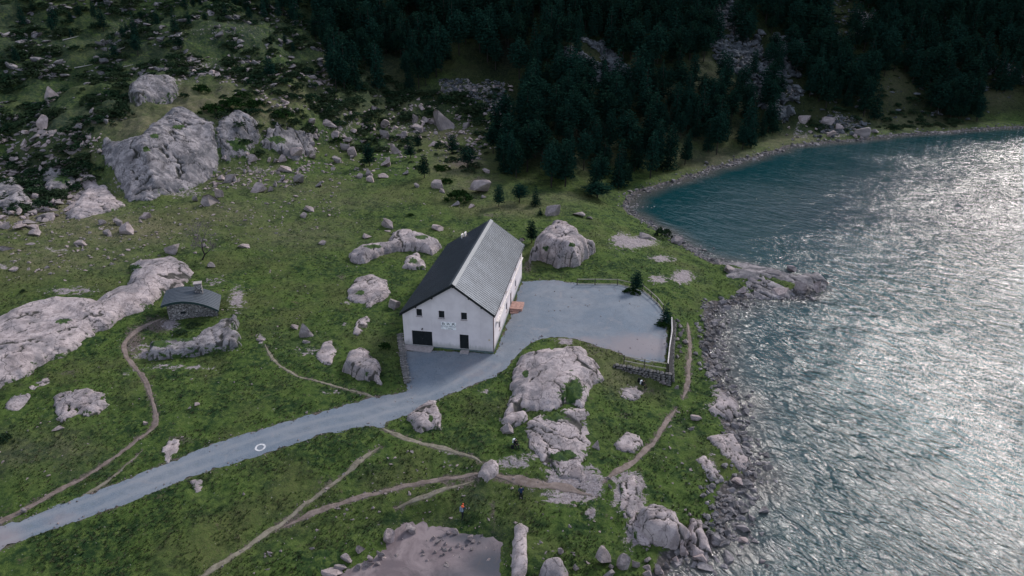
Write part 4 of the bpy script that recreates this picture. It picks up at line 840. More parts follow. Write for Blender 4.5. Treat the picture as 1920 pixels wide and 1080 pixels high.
OC = [
 ([(-90,770),(-80,640),(0,598),(40,562),(110,545),(180,552),(235,522),(250,498),(240,485),(290,475),(330,474),(357,490),(352,512),(320,530),(285,555),(250,575),(240,590),(200,615),(150,650),(95,674),(60,700),(0,727)],2.1,'long smooth whaleback rock running left from the stone hut',dict(steep=1.4,edge=.62,cs=3.4,moss=[(118,602,12,6),(250,500,16,5)],seed=2,lift=.75)),
 ([(284,672),(288,652),(330,643),(372,633),(402,612),(443,588),(441,620),(449,640),(430,656),(370,669),(300,674)],1.5,'rock ledge with dark streaked face under the stone hut',dict(steep=1.6,edge=.3,seed=3,moss=[(330,632,40,10),(300,645,20,8)],cs=1.6,mat='cliff')),
 ([(6,772),(20,745),(50,720),(88,706),(94,716),(60,742),(40,762),(22,784)],.3,'narrow bedrock strip below the whaleback at left',dict(edge=.8,seed=4)),
 ([(92,745),(105,732),(160,725),(200,738),(210,760),(182,784),(150,778),(120,795),(98,768)],.5,'broken grey outcrop with rubble in the lower left meadow',dict(edge=.5,seed=5,crack=1.6,cs=1.3,rough=1.6)),
 ([(303,866),(300,842),(322,817),(339,822),(335,845),(315,869)],.18,'jagged bare rock patch above the road',dict(edge=.6,seed=6,crack=1.4,cs=1.2,rough=1.5)),
 ([(348,901),(378,899),(376,925),(362,930),(354,915)],.14,'small flat slab below the road edge',dict(edge=.6,seed=7)),
 ([(648,545),(665,520),(700,509),(724,522),(733,548),(720,568),(690,577),(650,559)],.75,'broad pale outcrop with dark hollow left of the house roof',dict(edge=.6,seed=8,moss=[(673,549,10,4)],cs=1.8)),
 ([(659,627),(668,600),(685,588),(695,598),(690,615),(672,630)],.45,'slender cracked slab midway left of the house',dict(edge=.6,seed=9)),
 ([(588,672),(604,640),(625,634),(630,655),(619,686),(602,682)],.55,'pink worn slab left of the humped outcrop',dict(edge=.6,seed=10)),
 ([(641,697),(648,665),(670,655),(697,649),(694,672),(712,688),(713,722),(682,714)],1.5,'humped two-part outcrop near the yard corner',dict(steep=1.5,edge=.55,seed=11,cs=1.8,moss=[(700,665,8,6)])),
 ([(655,482),(670,462),(725,456),(742,430),(770,427),(800,438),(826,445),(829,466),(812,479),(780,472),(760,467),(720,477),(690,490),(660,489)],1.7,'grooved outcrop ridge behind the left roof slope',dict(steep=1.5,edge=.6,seed=12,cs=2.0,moss=[(700,462,20,4),(790,445,14,4)])),
 ([(753,502),(762,476),(785,471),(800,490),(796,507),(765,507)],.9,'rubbly outcrop just left of the dark roof',dict(edge=.6,seed=13,crack=1.5,cs=1.1,moss=[(775,490,10,6)])),
 ([(997,455),(1007,425),(1035,410),(1075,412),(1100,437),(1116,466),(1106,482),(1075,495),(1045,498),(1013,482)],4.2,'giant rounded fissured boulder between house and lake',dict(steep=1.9,edge=.75,seed=14,cs=2.6,crack=1.5,p=2.6,step=.16,lift=.9,moss=[(1023,466,7,4),(1074,459,8,5)])),
 ([(962,705),(957,678),(970,662),(1000,652),(1060,646),(1100,655),(1126,680),(1127,705),(1105,738),(1090,760),(1030,772),(985,768),(945,792),(943,772),(958,735)],1.7,'large domed outcrop with turf hollow beside the gravel yard',dict(steep=1.35,edge=.5,seed=15,cs=2.8,moss=[(1075,735,24,28),(1040,784,26,10),(985,700,5,8)],lift=.55,step=.16)),
 ([(988,792),(1012,776),(1095,765),(1113,790),(1110,840),(1100,880),(1085,907),(1050,887),(1010,867),(990,832)],.6,'long sloping slab below the domed outcrop',dict(edge=.5,seed=16,cs=2.6,moss=[(1040,780,26,10),(1055,855,26,11)],step=.16,lift=.3)),
 ([(940,792),(955,775),(985,768),(992,785),(975,800),(945,802)],.9,'grey rounded shoulder rock above the dark cracked boulder',dict(edge=.6,seed=33,cs=2)),
 ([(761,792),(775,762),(800,744),(819,750),(822,775),(833,810),(815,802),(790,810)],.9,'forked outcrop on the grass below the road bend',dict(steep=1.4,edge=.5,seed=17,moss=[(808,785,6,8)],cs=1.6)),
 ([(896,892),(903,870),(920,859),(938,872),(934,890),(915,905)],.55,'bright worn stone block at the path crossing',dict(steep=1.6,edge=.7,seed=18,crack=.15,rough=.5)),
 ([(1341,492),(1370,487),(1405,488),(1440,499),(1490,512),(1535,508),(1553,533),(1542,549),(1500,550),(1482,562),(1420,562),(1385,556),(1352,530)],1.4,'rocky spit jutting from the shore into the lake',dict(steep=1.7,edge=.6,seed=19,cs=2.4,crack=1.7,base=ZW-.25,rough=1.8,p=2.4,moss=[(1400,545,14,4),(1460,543,10,4)],mat='cliff',step=.18)),
 ([(1195,952),(1230,944),(1270,952),(1290,985),(1302,1012),(1280,1032),(1232,1022),(1200,985)],1.9,'large fissured dome near the bottom shore',dict(steep=1.5,edge=.6,seed=20,cs=2.0,crack=1.4,step=.14)),
 ([(1160,902),(1195,890),(1208,915),(1197,945),(1210,975),(1228,1005),(1224,1032),(1200,1022),(1172,985),(1162,940)],.5,'pale bedrock rib running down to the bottom shore',dict(edge=.6,seed=21,step=.16)),
 ([(1290,967),(1320,975),(1326,1000),(1336,1042),(1302,1052),(1287,1012)],.9,'split grey shore rock right of the fissured dome',dict(steep=1.5,edge=.6,seed=22,crack=1.4,cs=1.5,step=.16)),
 ([(959,984),(972,975),(989,986),(990,1040),(987,1095),(954,1095)],.7,'tall narrow rock wall right of the mud pool',dict(steep=1.6,edge=.6,seed=23,crack=.6)),
 ([(1008,1080),(1025,1046),(1056,1044),(1069,1066),(1068,1098),(1008,1098)],1.1,'smooth pale dome cut by the bottom edge',dict(steep=1.6,edge=.7,seed=24,crack=.3)),
 ([(1325,772),(1350,735),(1375,745),(1388,757),(1372,792),(1332,780)],.55,'upper shore slab sloping into the lake',dict(edge=.6,seed=25,cs=1.6)),
 ([(1326,818),(1372,809),(1396,838),(1404,880),(1382,880),(1350,852)],.5,'middle shore slab with wet edge',dict(edge=.6,seed=26,cs=1.6)),
 ([(1298,860),(1322,853),(1350,886),(1365,905),(1335,905)],.5,'lower shore slab reaching the dark wet boulder',dict(edge=.6,seed=27,cs=1.6)),
 ([(1153,832),(1175,807),(1206,814),(1210,835),(1190,850),(1160,843)],.55,'low grey outcrop left of the shore path',dict(edge=.6,seed=28,cs=1.3)),
 ([(1160,742),(1172,724),(1195,724),(1208,738),(1195,752),(1170,750)],.55,'low outcrop below the retaining wall',dict(edge=.6,seed=29,cs=1.3)),
 ([(180,280),(195,256),(232,258),(265,252),(290,226),(330,199),(375,213),(402,225),(408,280),(402,332),(362,352),(320,362),(280,377),(240,377),(222,350),(203,312)],1.7,'big grey slabby cliff face on the left hillside',dict(steep=1.25,edge=.42,seed=30,cs=3.2,crack=2.4,mat='cliff',rough=2.6,p=2.4,step=.2,lift=.45,moss=[(335,238,12,5),(275,280,8,6),(290,255,10,5)])),
 ([(240,178),(252,152),(300,143),(332,150),(332,176),(300,196),(256,202)],2.6,'square-topped crag above the cliff face',dict(steep=1.8,edge=.45,seed=31,cs=3,crack=1.2,mat='cliff',p=3,step=.2)),
 ([(126,408),(140,378),(152,350),(138,315),(152,300),(178,330),(215,362),(236,385),(192,402),(152,411)],1.4,'pale rock spur descending left of the cliff foot',dict(edge=.6,seed=32,cs=2.2,rough=1.5)),
 ([(497,240),(540,233),(583,246),(588,285),(562,302),(530,292),(490,272)],1.6,'broken mossy crag left of the rubble field',dict(steep=1.6,edge=.5,seed=34,cs=2.0,crack=1.8,mat='cliff',rough=2,moss=[(520,262,18,8),(505,285,20,8)],step=.2)),
 ([(405,222),(440,208),(482,226),(492,262),(462,292),(422,302),(406,272)],1.3,'shattered rock face right of the cliff',dict(steep=1.5,edge=.5,seed=35,cs=1.6,crack=1.8,mat='cliff',rough=2.2,moss=[(450,270,24,12)],step=.2)),
 ([(72,330),(100,312),(135,318),(145,345),(120,368),(85,365)],1.8,'dark broken crag at the left below the heath',dict(edge=.5,seed=36,cs=1.6,crack=1.6,mat='cliff',rough=2,moss=[(115,335,18,8)],step=.22)),
 ([(0,345),(25,330),(45,345),(60,372),(40,388),(0,392),(-40,392),(-40,345)],1.8,'dark blocky ledge at the left edge of the picture',dict(edge=.5,seed=37,cs=2,crack=1.7,mat='cliff',rough=1.6,step=.22)),
]
for px_, H_, lb, kw in OC: outcrop(px_, H_ * (1.0 if kw.get('steep', 1.15) > 1.45 else .82), lb, **kw)
# ------------------------------------------------------------------ instanced stuff
def instancer(name, pts, scl, rot, protos, mat=None, kind='stuff'):
    pts = np.asarray(pts, np.float32); n = len(pts); me = bpy.data.meshes.new(name); me.vertices.add(n); me.vertices.foreach_set('co', pts.ravel())
    a = me.attributes.new('scl', 'FLOAT_VECTOR', 'POINT'); a.data.foreach_set('vector', np.asarray(scl, np.float32).ravel())
    a = me.attributes.new('rot', 'FLOAT_VECTOR', 'POINT'); a.data.foreach_set('vector', np.asarray(rot, np.float32).ravel())
    a = me.attributes.new('pick', 'INT', 'POINT'); a.data.foreach_set('value', RNG.integers(0, len(protos), n).astype(np.int32))
    o = bpy.data.objects.new(name, me); COL.objects.link(o); g = bpy.data.node_groups.new(name, 'GeometryNodeTree')
    g.interface.new_socket('Geometry', in_out='INPUT', socket_type='NodeSocketGeometry'); g.interface.new_socket('Geometry', in_out='OUTPUT', socket_type='NodeSocketGeometry')
    N = g.nodes; gi = N.new('NodeGroupInput'); go = N.new('NodeGroupOutput'); iop = N.new('GeometryNodeInstanceOnPoints'); jn = N.new('GeometryNodeJoinGeometry')
    for p in protos[::-1]:
        oi = N.new('GeometryNodeObjectInfo'); oi.inputs['As Instance'].default_value = True; oi.inputs['Object'].default_value = p; g.links.new(oi.outputs['Geometry'], jn.inputs[0])
    def na(nm, ty):
        q = N.new('GeometryNodeInputNamedAttribute'); q.data_type = ty; q.inputs['Name'].default_value = nm; return q.outputs['Attribute']
    g.links.new(gi.outputs[0], iop.inputs['Points']); g.links.new(jn.outputs[0], iop.inputs['Instance']); iop.inputs['Pick Instance'].default_value = True
    g.links.new(na('pick', 'INT'), iop.inputs['Instance Index']); g.links.new(na('rot', 'FLOAT_VECTOR'), iop.inputs['Rotation']); g.links.new(na('scl', 'FLOAT_VECTOR'), iop.inputs['Scale'])
    g.links.new(iop.outputs[0], go.inputs[0]); m = o.modifiers.new('gn', 'NODES'); m.node_group = g
    return tag(o, kind=kind)
def proto(me, name):
    return bpy.data.objects.new(name, me)
def scatter_px(polys, n, pad=0, excl=(), clump=0.0):
    """random ground points, even on the ground, whose base shows inside the photo-space outline(s)"""
    out = []
    for poly in polys:
        c = hitp(poly)[:, :2]; mn, mx_ = c.min(0) - 2, c.max(0) + 2; x = RNG.uniform(mn[0], mx_[0], n * 6); y = RNG.uniform(mn[1], mx_[1], n * 6); z = ground(x, y); X_, Y_, _ = proj(x, y, z)
        k = inside(X_, Y_, poly)
        if clump: k &= (vnoise(x / 6.5, y / 6.5, 313) * .65 + vnoise(x / 2.2, y / 2.2, 314) * .35) > clump
        for e in excl: k &= ~inside(X_, Y_, e)
        out.append(np.stack([x, y, z], -1)[k])
    P = np.vstack(out); RNG.shuffle(P); return P[:n]
# pines
def mat_needles(name, a, b, c):
    t = NT(name); P = t.obj(); n = t.noise(P, 2.2, 4, .6); g = t.mix(t.rng(n, .35, .65), a, b); g = t.mix(t.math('MULTIPLY', t.rnd(), .7), g, c); t.col(g); t.b.inputs['Roughness'].default_value = 1.0; t.b.inputs['Specular IOR Level'].default_value = .0
    return t.m
M['needles'] = mat_needles('pine_needles', (.005, .018, .015), (.018, .046, .028), (.014, .046, .036))
M['bush'] = mat_needles('bush_leaves', (.010, .028, .010), (.026, .055, .016), (.018, .042, .012))
M['heath_bush'] = mat_needles('heath_leaves', (.011, .032, .019), (.034, .064, .032), (.044, .060, .032))
M['bark'] = plain('bark', (.03, .026, .024), .95); M['deadwood'] = plain('dead_wood', (.36, .34, .33), .9)
def leaf_cloud(centres, size, n, r, up=.3):
    """many small leaf-sized faces round each centre"""
    V = []; C = np.repeat(centres, n, 0); k = len(C); off = r.normal(size=(k, 3)) * size[0]; off[:, 2] *= .6; Cc = C + off
    a = r.normal(size=(k, 3)); a[:, 2] = np.abs(a[:, 2]) * up; a /= np.linalg.norm(a, axis=1, keepdims=True); b = r.normal(size=(k, 3)); b -= a * (a * b).sum(1, keepdims=True); b /= np.linalg.norm(b, axis=1, keepdims=True)
    s = r.uniform(.6, 1.3, (k, 1)) * size[1]; t1 = Cc + a * s; t2 = Cc - a * s * .4 + b * s * .45; t3 = Cc - a * s * .4 - b * s * .45
    V = np.stack([t1, t2, t3], 1).reshape(-1, 3); F = np.arange(3 * k).reshape(k, 3); return V, F
def pine_meshes(seed, style):
    r = np.random.default_rng(seed); cen = []   # unit tree: height 1
    lv = 15 if style != 2 else 11; z0 = .12 if style == 0 else (.22 if style == 1 else .3)
    for i in range(lv):
        f = i / (lv - 1); z = z0 + (0.97 - z0) * f
        if style == 0: rad = .21 * (1 - f) ** .8 + .012
        elif style == 1: rad = .19 * math.sqrt(max(0, 1 - (f * 1.05 - .25) ** 2 / .72)) * (1 - .35 * f) + .01
        else: rad = .24 * math.sin(math.pi * min(1, f * .85 + .15)) + .02
        nb = max(3, int(11 * (rad / .2) + 2)); ph = r.uniform(0, 6.28)
        for j in range(nb):
            a = ph + 6.283 * j / nb + r.normal() * .25; rr = rad * r.uniform(.7, 1.2); m = max(1, int(rr / .045))
            for q in range(m):
                t = (q + 1) / m; cen.append((math.cos(a) * rr * t, math.sin(a) * rr * t, z - rr * .25 * t * (1 if style == 0 else -.3) + r.normal() * .012))
    cen = np.array(cen); cen = cen[r.random(len(cen)) > .08]
    V, F = leaf_cloud(cen, (.016, .030), 6, r); cm = bpy.data.meshes.new('crown'); cm.vertices.add(len(V)); cm.vertices.foreach_set('co', V.astype(np.float32).ravel()); cm.loops.add(F.size); cm.loops.foreach_set('vertex_index', F.ravel().astype(np.int32))
    cm.polygons.add(len(F)); cm.polygons.foreach_set('loop_start', np.arange(0, F.size, 3, dtype=np.int32)); cm.polygons.foreach_set('loop_total', np.full(len(F), 3, np.int32)); cm.update(calc_edges=True); cm.materials.append(M['needles'])
    mb = MB(); mb.tube([(0, 0, -.06), (.004, .002, .4), (0, 0, .92)], [.017, .011, .003], 6)
    for i in range(6):
        a = r.uniform(0, 6.28); z = r.uniform(.15, .6); mb.tube([(0, 0, z), (math.cos(a) * .12, math.sin(a) * .12, z + .03)], [.006, .002], 4, cap=False)
    tm = bpy.data.meshes.new('trunk'); tm.from_pydata(mb.v, [], mb.f); tm.materials.append(M['bark']); return cm, tm
PINES = [pine_meshes(20 + i, i % 3) for i in range(9)]
def make_pine(i, name='pine_tree'):
    root = empty(name); c = bpy.data.objects.new('crown', PINES[i][0]); t = bpy.data.objects.new('trunk', PINES[i][1])
    for o in (c, t): COL.objects.link(o); o.parent = root
    return root
_pr = {}
def pine(x, y, z, h, w, label, group=None, i=None, lean=0.0):
    i = random.randrange(9) if i is None else i
    if i not in _pr: o = make_pine(i); _pr[i] = o
    else: o = dupe(_pr[i])
    o.location = (x, y, z); o.scale = (w, w, h); o.rotation_euler = (random.uniform(-.03, .03), lean + random.uniform(-.03, .03), random.uniform(0, 6.28)); o['label'] = label; o['category'] = 'tree'
    if group: o['group'] = group
    elif 'group' in o: del o['group']
    return o
def pine_px(px, py, hpx, wpx, label, i=None, lean=0.0):
    p = H1(px, py); zc = proj(*p)[2]; dep = math.atan2(CAM_H - p[2], math.hypot(p[0], p[1])); h = hpx * zc / FPX / math.cos(dep); wd = wpx * zc / FPX / .42
    return pine(p[0], p[1], float(ground(p[0], p[1])) - .05, h, wd, label, None, i, lean)
for a in [(848,289,36,26,'squat full pine alone on the dry grass above the leaning pine',1),(796,334,44,22,'tall narrow pine leaning slightly on the bright grass',4),(877,317,42,28,'broad pine at the left edge of the dark forest',2),(693,312,42,26,'young pine with visible trunk by the four stones',7),
 (770,298,32,20,'dark pine between rubble and meadow',4),(784,280,34,18,'thin young pine behind the dark pine',7),(935,388,42,22,'narrow pine below the tent-shaped boulder',4),(974,380,36,26,'rounded pine left of the pointed pine at the forest foot',2),(1004,385,36,20,'small pointed pine at the forest foot',0),
 (1013,402,14,10,'tiny conifer seedling in front of the pointed pine',0),(997,456,44,22,'dark column-shaped pine pressed against the giant boulder',1),(1192,546,40,25,'two-tiered pine growing through the yard fence',4),(1248,606,40,26,'pine at the end of the yard fence by the wall',0),
 (507,149,40,26,'dark cone-shaped pine on the dry slope above the crag',1),(1120,372,30,44,'wide dark pine at the corner of the forest by the shore',2)]:
    pine_px(*a[:5], i=a[5])
p = H1(1192, 524); o = pine(p[0], p[1], float(ground(p[0], p[1])) + .4, 1.6, 3.6, 'upper tuft of the two-tiered pine', None, 2)
for c in list(o.children): bpy.data.objects.remove(c)
bpy.data.objects.remove(o)
S1 = [(1036,110),(1060,85),(1095,72),(1140,82),(1165,115),(1195,150),(1180,172),(1145,158),(1100,165),(1075,140),(1045,130)]
S2 = [(1310,0),(1320,60),(1345,120),(1395,150),(1420,200),(1470,232),(1500,200),(1500,140),(1510,110),(1480,70),(1420,60),(1380,20),(1365,-20)]
S3 = [(1520,225),(1560,205),(1620,225),(1640,252),(1520,258)]; S4 = [(1640,145),(1700,150),(1760,235),(1650,248),(1640,200)]; S5 = [(1690,90),(1720,95),(1765,132),(1750,142),(1705,118)]
S6 = [(1590,15),(1640,25),(1660,75),(1640,85),(1600,60)]; S7 = [(1785,60),(1830,80),(1925,140),(1925,165),(1860,140),(1800,90)]; S8 = [(820,150),(880,145),(945,155),(950,200),(900,215),(870,180),(830,178)]; S9 = [(1540,0),(1590,0),(1600,80),(1570,110),(1550,60)]
F1 = [(600,-60),(590,70),(610,160),(640,190),(700,180),(735,120),(770,170),(850,150),(960,140),(985,215),(915,245),(930,322),(1000,352),(1110,362),(1170,358),(1245,330),(1290,308),(1440,272),(1465,232),(1420,190),(1330,120),(1305,-60)]
F2 = [(1370,-60),(1440,60),(1520,90),(1505,200),(1560,205),(1640,225),(1640,140),(1700,145),(1745,225),(1845,232),(1840,170),(1930,180),(1990,170),(1990,-60)]
F3 = [(-60,-60),(600,-60),(560,110),(440,120),(200,110),(-60,130)]
tp = [(p_, 1) for p_ in scatter_px([S2], 26)] + [(p_, 0) for p_ in scatter_px([S1], 5)] + [(p_, 0) for p_ in scatter_px([F1], 800, excl=(S1, S8))] + [(p_, 1) for p_ in scatter_px([F2], 800, excl=(S5, S6, S7, S9, S2, S4))] + [(p_, 2) for p_ in scatter_px([F3], 110)]
# thin out pines standing closer than 2.6 m
keep = []
for p_, k in tp:
    if all((p_[0] - q[0][0]) ** 2 + (p_[1] - q[0][1]) ** 2 > 1.9 ** 2 for q in keep): keep.append((p_, k))
keep.sort(key=lambda q: q[0][1])
ind, rest = keep[:280], keep[280:]
def zone(p_, k):
    X_, Y_, _ = proj(p_[0], p_[1], p_[2])
    if k == 2: a = 'at the far left of the top heath' if X_ < 200 else ('in the middle of the top heath' if X_ < 400 else 'on the right part of the top heath')
    elif k == 1: a = ('between the long scree and the grassy gully' if X_ < 1640 else 'on the last slope above the far shore') + (', low down near the water' if Y_ > 150 else ', high on the slope')
    else:
        a = 'at the left end of the forest' if X_ < 780 else ('in the forest between rubble field and round scree' if X_ < 950 else ('in the forest under the round scree' if X_ < 1110 else ('in the forest between the two screes' if X_ < 1260 else 'in the forest corner by the lake')))
        a += ', front rows' if Y_ > 290 else (', middle rows' if Y_ > 210 else ', back rows')
    return 'dark pine ' + a, 'pines ' + a
FL = {0: ('dark pine standing in the dense forest behind the meadow', 'pines of the dense forest behind the meadow'), 1: ('dark pine on the steep far slope above the lake', 'pines on the steep slope above the lake'), 2: ('dark pine on the rocky heath at the top left', 'scattered pines on the top left heath')}
def tree_size(k): return random.choice((random.uniform(6, 9.5), random.uniform(8.5, 12), random.uniform(11, 14.5))) if k != 2 else random.uniform(2.5, 7)
for p_, k in ind:
    h = tree_size(k) * (1 if p_[1] > 175 else .85); pine(p_[0], p_[1], p_[2] - .1, h, h * random.uniform(.7, 1.05), *zone(p_, k))
fp = [p_ for p_, k in rest]; ext = []
# woods that go on beyond the picture
for k in range(420):
    x, y = RNG.uniform(-230, 390), RNG.uniform(230, 380); z = float(ground(x, y)); X_, Y_, _ = proj(x, y, z + 9)
    if Y_ < -4 or X_ > 1960 or X_ < -40: 
        if z > ZW + 1: fp.append((x, y, z))
fp = np.array(fp); sc = RNG.uniform(8.5, 14, len(fp)); s3 = np.stack([sc * .95, sc * .95, sc], -1)
def joined(i):
    c, t = PINES[i]; bm = bmesh.new(); bm.from_mesh(c); n = len(bm.faces); bm.from_mesh(t)
    for q, f in enumerate(bm.faces): f.material_index = 0 if q < n else 1
    me = bpy.data.meshes.new('forest_pine'); bm.to_mesh(me); bm.free(); me.materials.append(M['needles']); me.materials.append(M['bark']); return proto(me, 'forest_pine')
instancer('forest', fp - np.array([0, 0, .1]), s3, np.stack([fp[:, 0] * 0, fp[:, 0] * 0, RNG.uniform(0, 6.28, len(fp))], -1), [joined(0), joined(1), joined(5)])
# shrubs
def bush_mesh(seed, mat, n=90):
    r = np.random.default_rng(seed); a = r.uniform(0, 6.28, n); q = np.sqrt(r.random(n)); el = r.random(n); lob = 1 + .25 * np.sin(a * 3 + seed) + .12 * np.sin(a * 7)
    cen = np.stack([np.cos(a) * q * lob * .85, np.sin(a) * q * lob * .85, np.sqrt(np.maximum(0, 1 - q * q)) * (.45 + .5 * el)], -1)
    V, F = leaf_cloud(cen, (.07, .13), 12, r, 1.0); V[:, 2] = np.maximum(V[:, 2], -.1); me = bpy.data.meshes.new('shrub'); me.from_pydata(V.tolist(), [], F.tolist()); me.materials.append(mat); return me
BUSH = [bush_mesh(60 + i, M['bush']) for i in range(3)]; HBUSH = [bush_mesh(70 + i, M['heath_bush'], 60) for i in range(4)]
def bush(px, py, wpx, hpx, label, i=0, mats=BUSH, group=None):
    p = H1(px, py); zc = proj(*p)[2]; w_ = wpx * zc / FPX / 2; h = hpx * zc / FPX; o = bpy.data.objects.new('shrub', mats[i % len(mats)]); COL.objects.link(o)
    o.location = (p[0], p[1], float(ground(p[0], p[1])) - .05); o.scale = (w_, w_ * .8, h * .75); o.rotation_euler = (0, 0, random.uniform(-.4, .4)); return tag(o, label, 'shrub', group)
for a in [(400,211,52,24,'left end of the long green juniper mat above the cliff',0),(437,204,60,26,'middle of the long green juniper mat above the cliff',1),(478,200,38,22,'right end of the long green juniper mat above the cliff',2),(455,182,40,14,'thin juniper patch above the long mat',0),(378,173,40,22,'rounded green juniper beside the square crag',1),
 (345,180,22,14,'dark little juniper left of the rounded one',2),(530,222,52,20,'domed juniper on the broken crag',0),(550,237,36,18,'dark juniper spilling over the crag edge',2),(232,218,44,44,'large dark round bush under the square crag',1),(862,376,56,26,'oval green shrub mat left of the tent-shaped boulder',0),
 (836,342,32,12,'low shrub below the squat pine',1),(828,318,36,14,'flat shrub right of the leaning pine',2),(10,830,40,26,'dark green bush at the left edge of the lower meadow',1),(43,548,12,10,'tiny dark bush on top of the whaleback',0),(1242,445,38,30,'sprawling leafless-looking bush at the water edge',2),
 (1240,610,34,12,'low foliage spreading into the yard under the wall pine',1),(1183,548,40,12,'low foliage under the fence pine',0),(770,405,16,6,'tuft of shrub on the upper meadow',1),(745,440,30,9,'dark hollow shrub behind the grooved outcrop',2),(633,265,22,14,'bright yellow-green bush in the rubble',0),
 (722,655,26,16,'dense grass clump by the rubble wall of the house',1),(338,626,36,10,'dark vegetation at the foot of the hut wall',2),(362,611,30,10,'dark vegetation right of the hut window',0),(1160,238,30,20,'pale bush in the forest',1)]:
    if 'pale bush' in a[4]: continue
    bush(*a[:4], a[4], a[5], HBUSH if 'dark' in a[4] or 'leafless' in a[4] else BUSH)
hp = scatter_px([[(-40,-40),(640,-40),(600,150),(560,190),(440,150),(330,140),(240,150),(235,230),(170,250),(60,300),(-40,330)]], 1150, clump=.42)
hp = np.vstack([hp, scatter_px([[(640,60),(760,170),(940,170),(900,240),(830,210),(700,250),(590,220)]], 260), scatter_px([[(-40,330),(60,300),(170,250),(190,330),(60,400),(-40,400)]], 160), scatter_px([[(1530,0),(1640,0),(1800,240),(1500,250)]], 250), scatter_px([[(410,130),(600,130),(640,240),(420,320)]], 110), scatter_px([[(560,160),(930,250),(900,330),(640,310)]], 60)])
n = len(hp); s = .7 + 2.3 * RNG.random(n) ** 1.6; instancer('heath_shrubs', hp - [0, 0, .1], np.stack([s, s * RNG.uniform(.7, 1.1, n), s * RNG.uniform(.4, .75, n)], -1), np.stack([s * 0, s * 0, RNG.uniform(0, 6.28, n)], -1), [proto(m, 'heath_shrub') for m in HBUSH])

# ------------------------------------------------------------------ loose rock
def rocks_in(poly, n, lo, hi, label, group, name='boulder', cat='boulder', meshes=None, excl=(), pw=2.2):
    for q in scatter_px([poly], n, excl=excl):
        s = lo + (hi - lo) * random.random() ** pw; o = bpy.data.objects.new(name, random.choice(meshes or ROCKS)); COL.objects.link(o)
        o.location = (q[0], q[1], q[2] + s * .12); o.scale = (s * random.uniform(.8, 1.25), s * random.uniform(.7, 1), s * random.uniform(.45, .85)); o.rotation_euler = (random.uniform(-.4, .4), random.uniform(-.4, .4), random.uniform(0, 6.28)); X_, Y_, _ = proj(*q); sd_ = 'left' if X_ < 690 else ('middle' if X_ < 790 else 'right'); hl = 'upper' if Y_ < 235 else 'lower'
        tag(o, label.replace('SIDE', hl + ' ' + sd_), cat, group.replace('SIDE', hl + ' ' + sd_))
RUB = [(575,225),(640,205),(720,200),(800,195),(880,215),(900,245),(840,260),(790,262),(740,300),(690,300),(650,300),(600,300),(575,270)]
rocks_in(RUB, 62, .5, 1.5, 'grey boulder packed in the SIDE part of the rubble field', 'boulders in the SIDE part of the rubble field')
rocks_in([(390,300),(560,300),(640,300),(640,320),(560,330),(430,350),(380,350)], 26, .35, .9, 'small boulder at the foot of the broken crag', 'small boulders under the crag')
rocks_in([(1500,205),(1640,225),(1640,256),(1480,270),(1450,262)], 22, .6, 1.5, 'dark block in the rockfall at the far shore', 'blocks of the far shore rockfall')
def stuff_rocks(name, polys, n, lo, hi, protos, excl=(), pw=2.5, flat=.6, sink=.05, clump=.0):
    P = scatter_px(polys, n, excl=excl, clump=clump); k = len(P); s = lo + (hi - lo) * RNG.random(k) ** pw
    instancer(name, P + np.stack([s * 0, s * 0, s * .2 - sink], -1), np.stack([s * RNG.uniform(.8, 1.4, k), s * RNG.uniform(.7, 1, k), s * RNG.uniform(.5, 1, k) * flat], -1), np.stack([RNG.uniform(-.4, .4, k), RNG.uniform(-.4, .4, k), RNG.uniform(0, 6.28, k)], -1), protos)
sp = [proto(m, 'scree_stone') for m in SCREE]; hp_ = [proto(m, 'loose_stone') for m in STONES]; shp = [proto(m, 'shore_rock') for m in SHST]; dk_ = [proto(rock_mesh('loose_stone', 2, 700 + i, M['heath_stone'], cuts=9), 'loose_stone') for i in range(4)]
for i, (P_, n_, lo, hi) in enumerate([(S1, 1700, .25, 1.1), (S2, 1700, .3, 1.9), (S3, 160, .3, 1.3), (S5, 160, .2, .6), (S6, 220, .25, .9), (S7, 260, .3, 1.0), (S8, 420, .2, .9), (S9, 80, .3, 1.0)]): stuff_rocks('scree', [P_], n_, lo, hi, sp, flat=.8, clump=.36)
stuff_rocks('rubble', [RUB, [(560,300),(700,300),(900,260),(900,300),(760,330),(600,350)], [(380,290),(600,300),(560,350),(380,360)]], 1300, .1, .55, hp_)
stuff_rocks('rubble', [[(-40,-40),(640,-40),(600,200),(440,150),(240,150),(235,230),(60,300),(-40,330)]], 2300, .15, 1.3, dk_, pw=2.7, clump=.47)
stuff_rocks('rubble', [[(-40,300),(160,290),(140,400),(0,420),(-40,420)], [(90,240),(190,250),(190,300),(90,300)], [(330,100),(600,100),(600,230),(480,190),(330,150)], [(400,220),(600,230),(600,300),(410,300)]], 620, .15, .8, hp_, pw=2.6)
stuff_rocks('loose_stones', [[(-40,400),(380,390),(640,350),(900,340),(880,420),(700,520),(560,760),(-40,960)], [(420,1080),(700,830),(1180,930),(1300,700),(1300,1000),(1180,1060),(700,1060)]], 1500, .05, .26, hp_, pw=3)
stuff_rocks('loose_stones', [[(-40,390),(380,385),(640,345),(640,420),(400,470),(-40,540)]], 1100, .07, .42, hp_, pw=2.8)
stuff_rocks('rubble', [[(-40,270),(70,240),(190,250),(185,300),(140,400),(60,430),(-40,430)]], 500, .2, 1.5, hp_, pw=1.8)
stuff_rocks('rubble', [[(330,90),(600,90),(640,200),(540,230),(480,190),(400,160),(340,160)]], 420, .2, 1.2, hp_, pw=2.2, clump=.5)
stuff_rocks('rubble', [[(-40,-40),(640,-40),(620,120),(440,120),(-40,160)]], 750, .2, 1.5, dk_, pw=2.4, clump=.5)
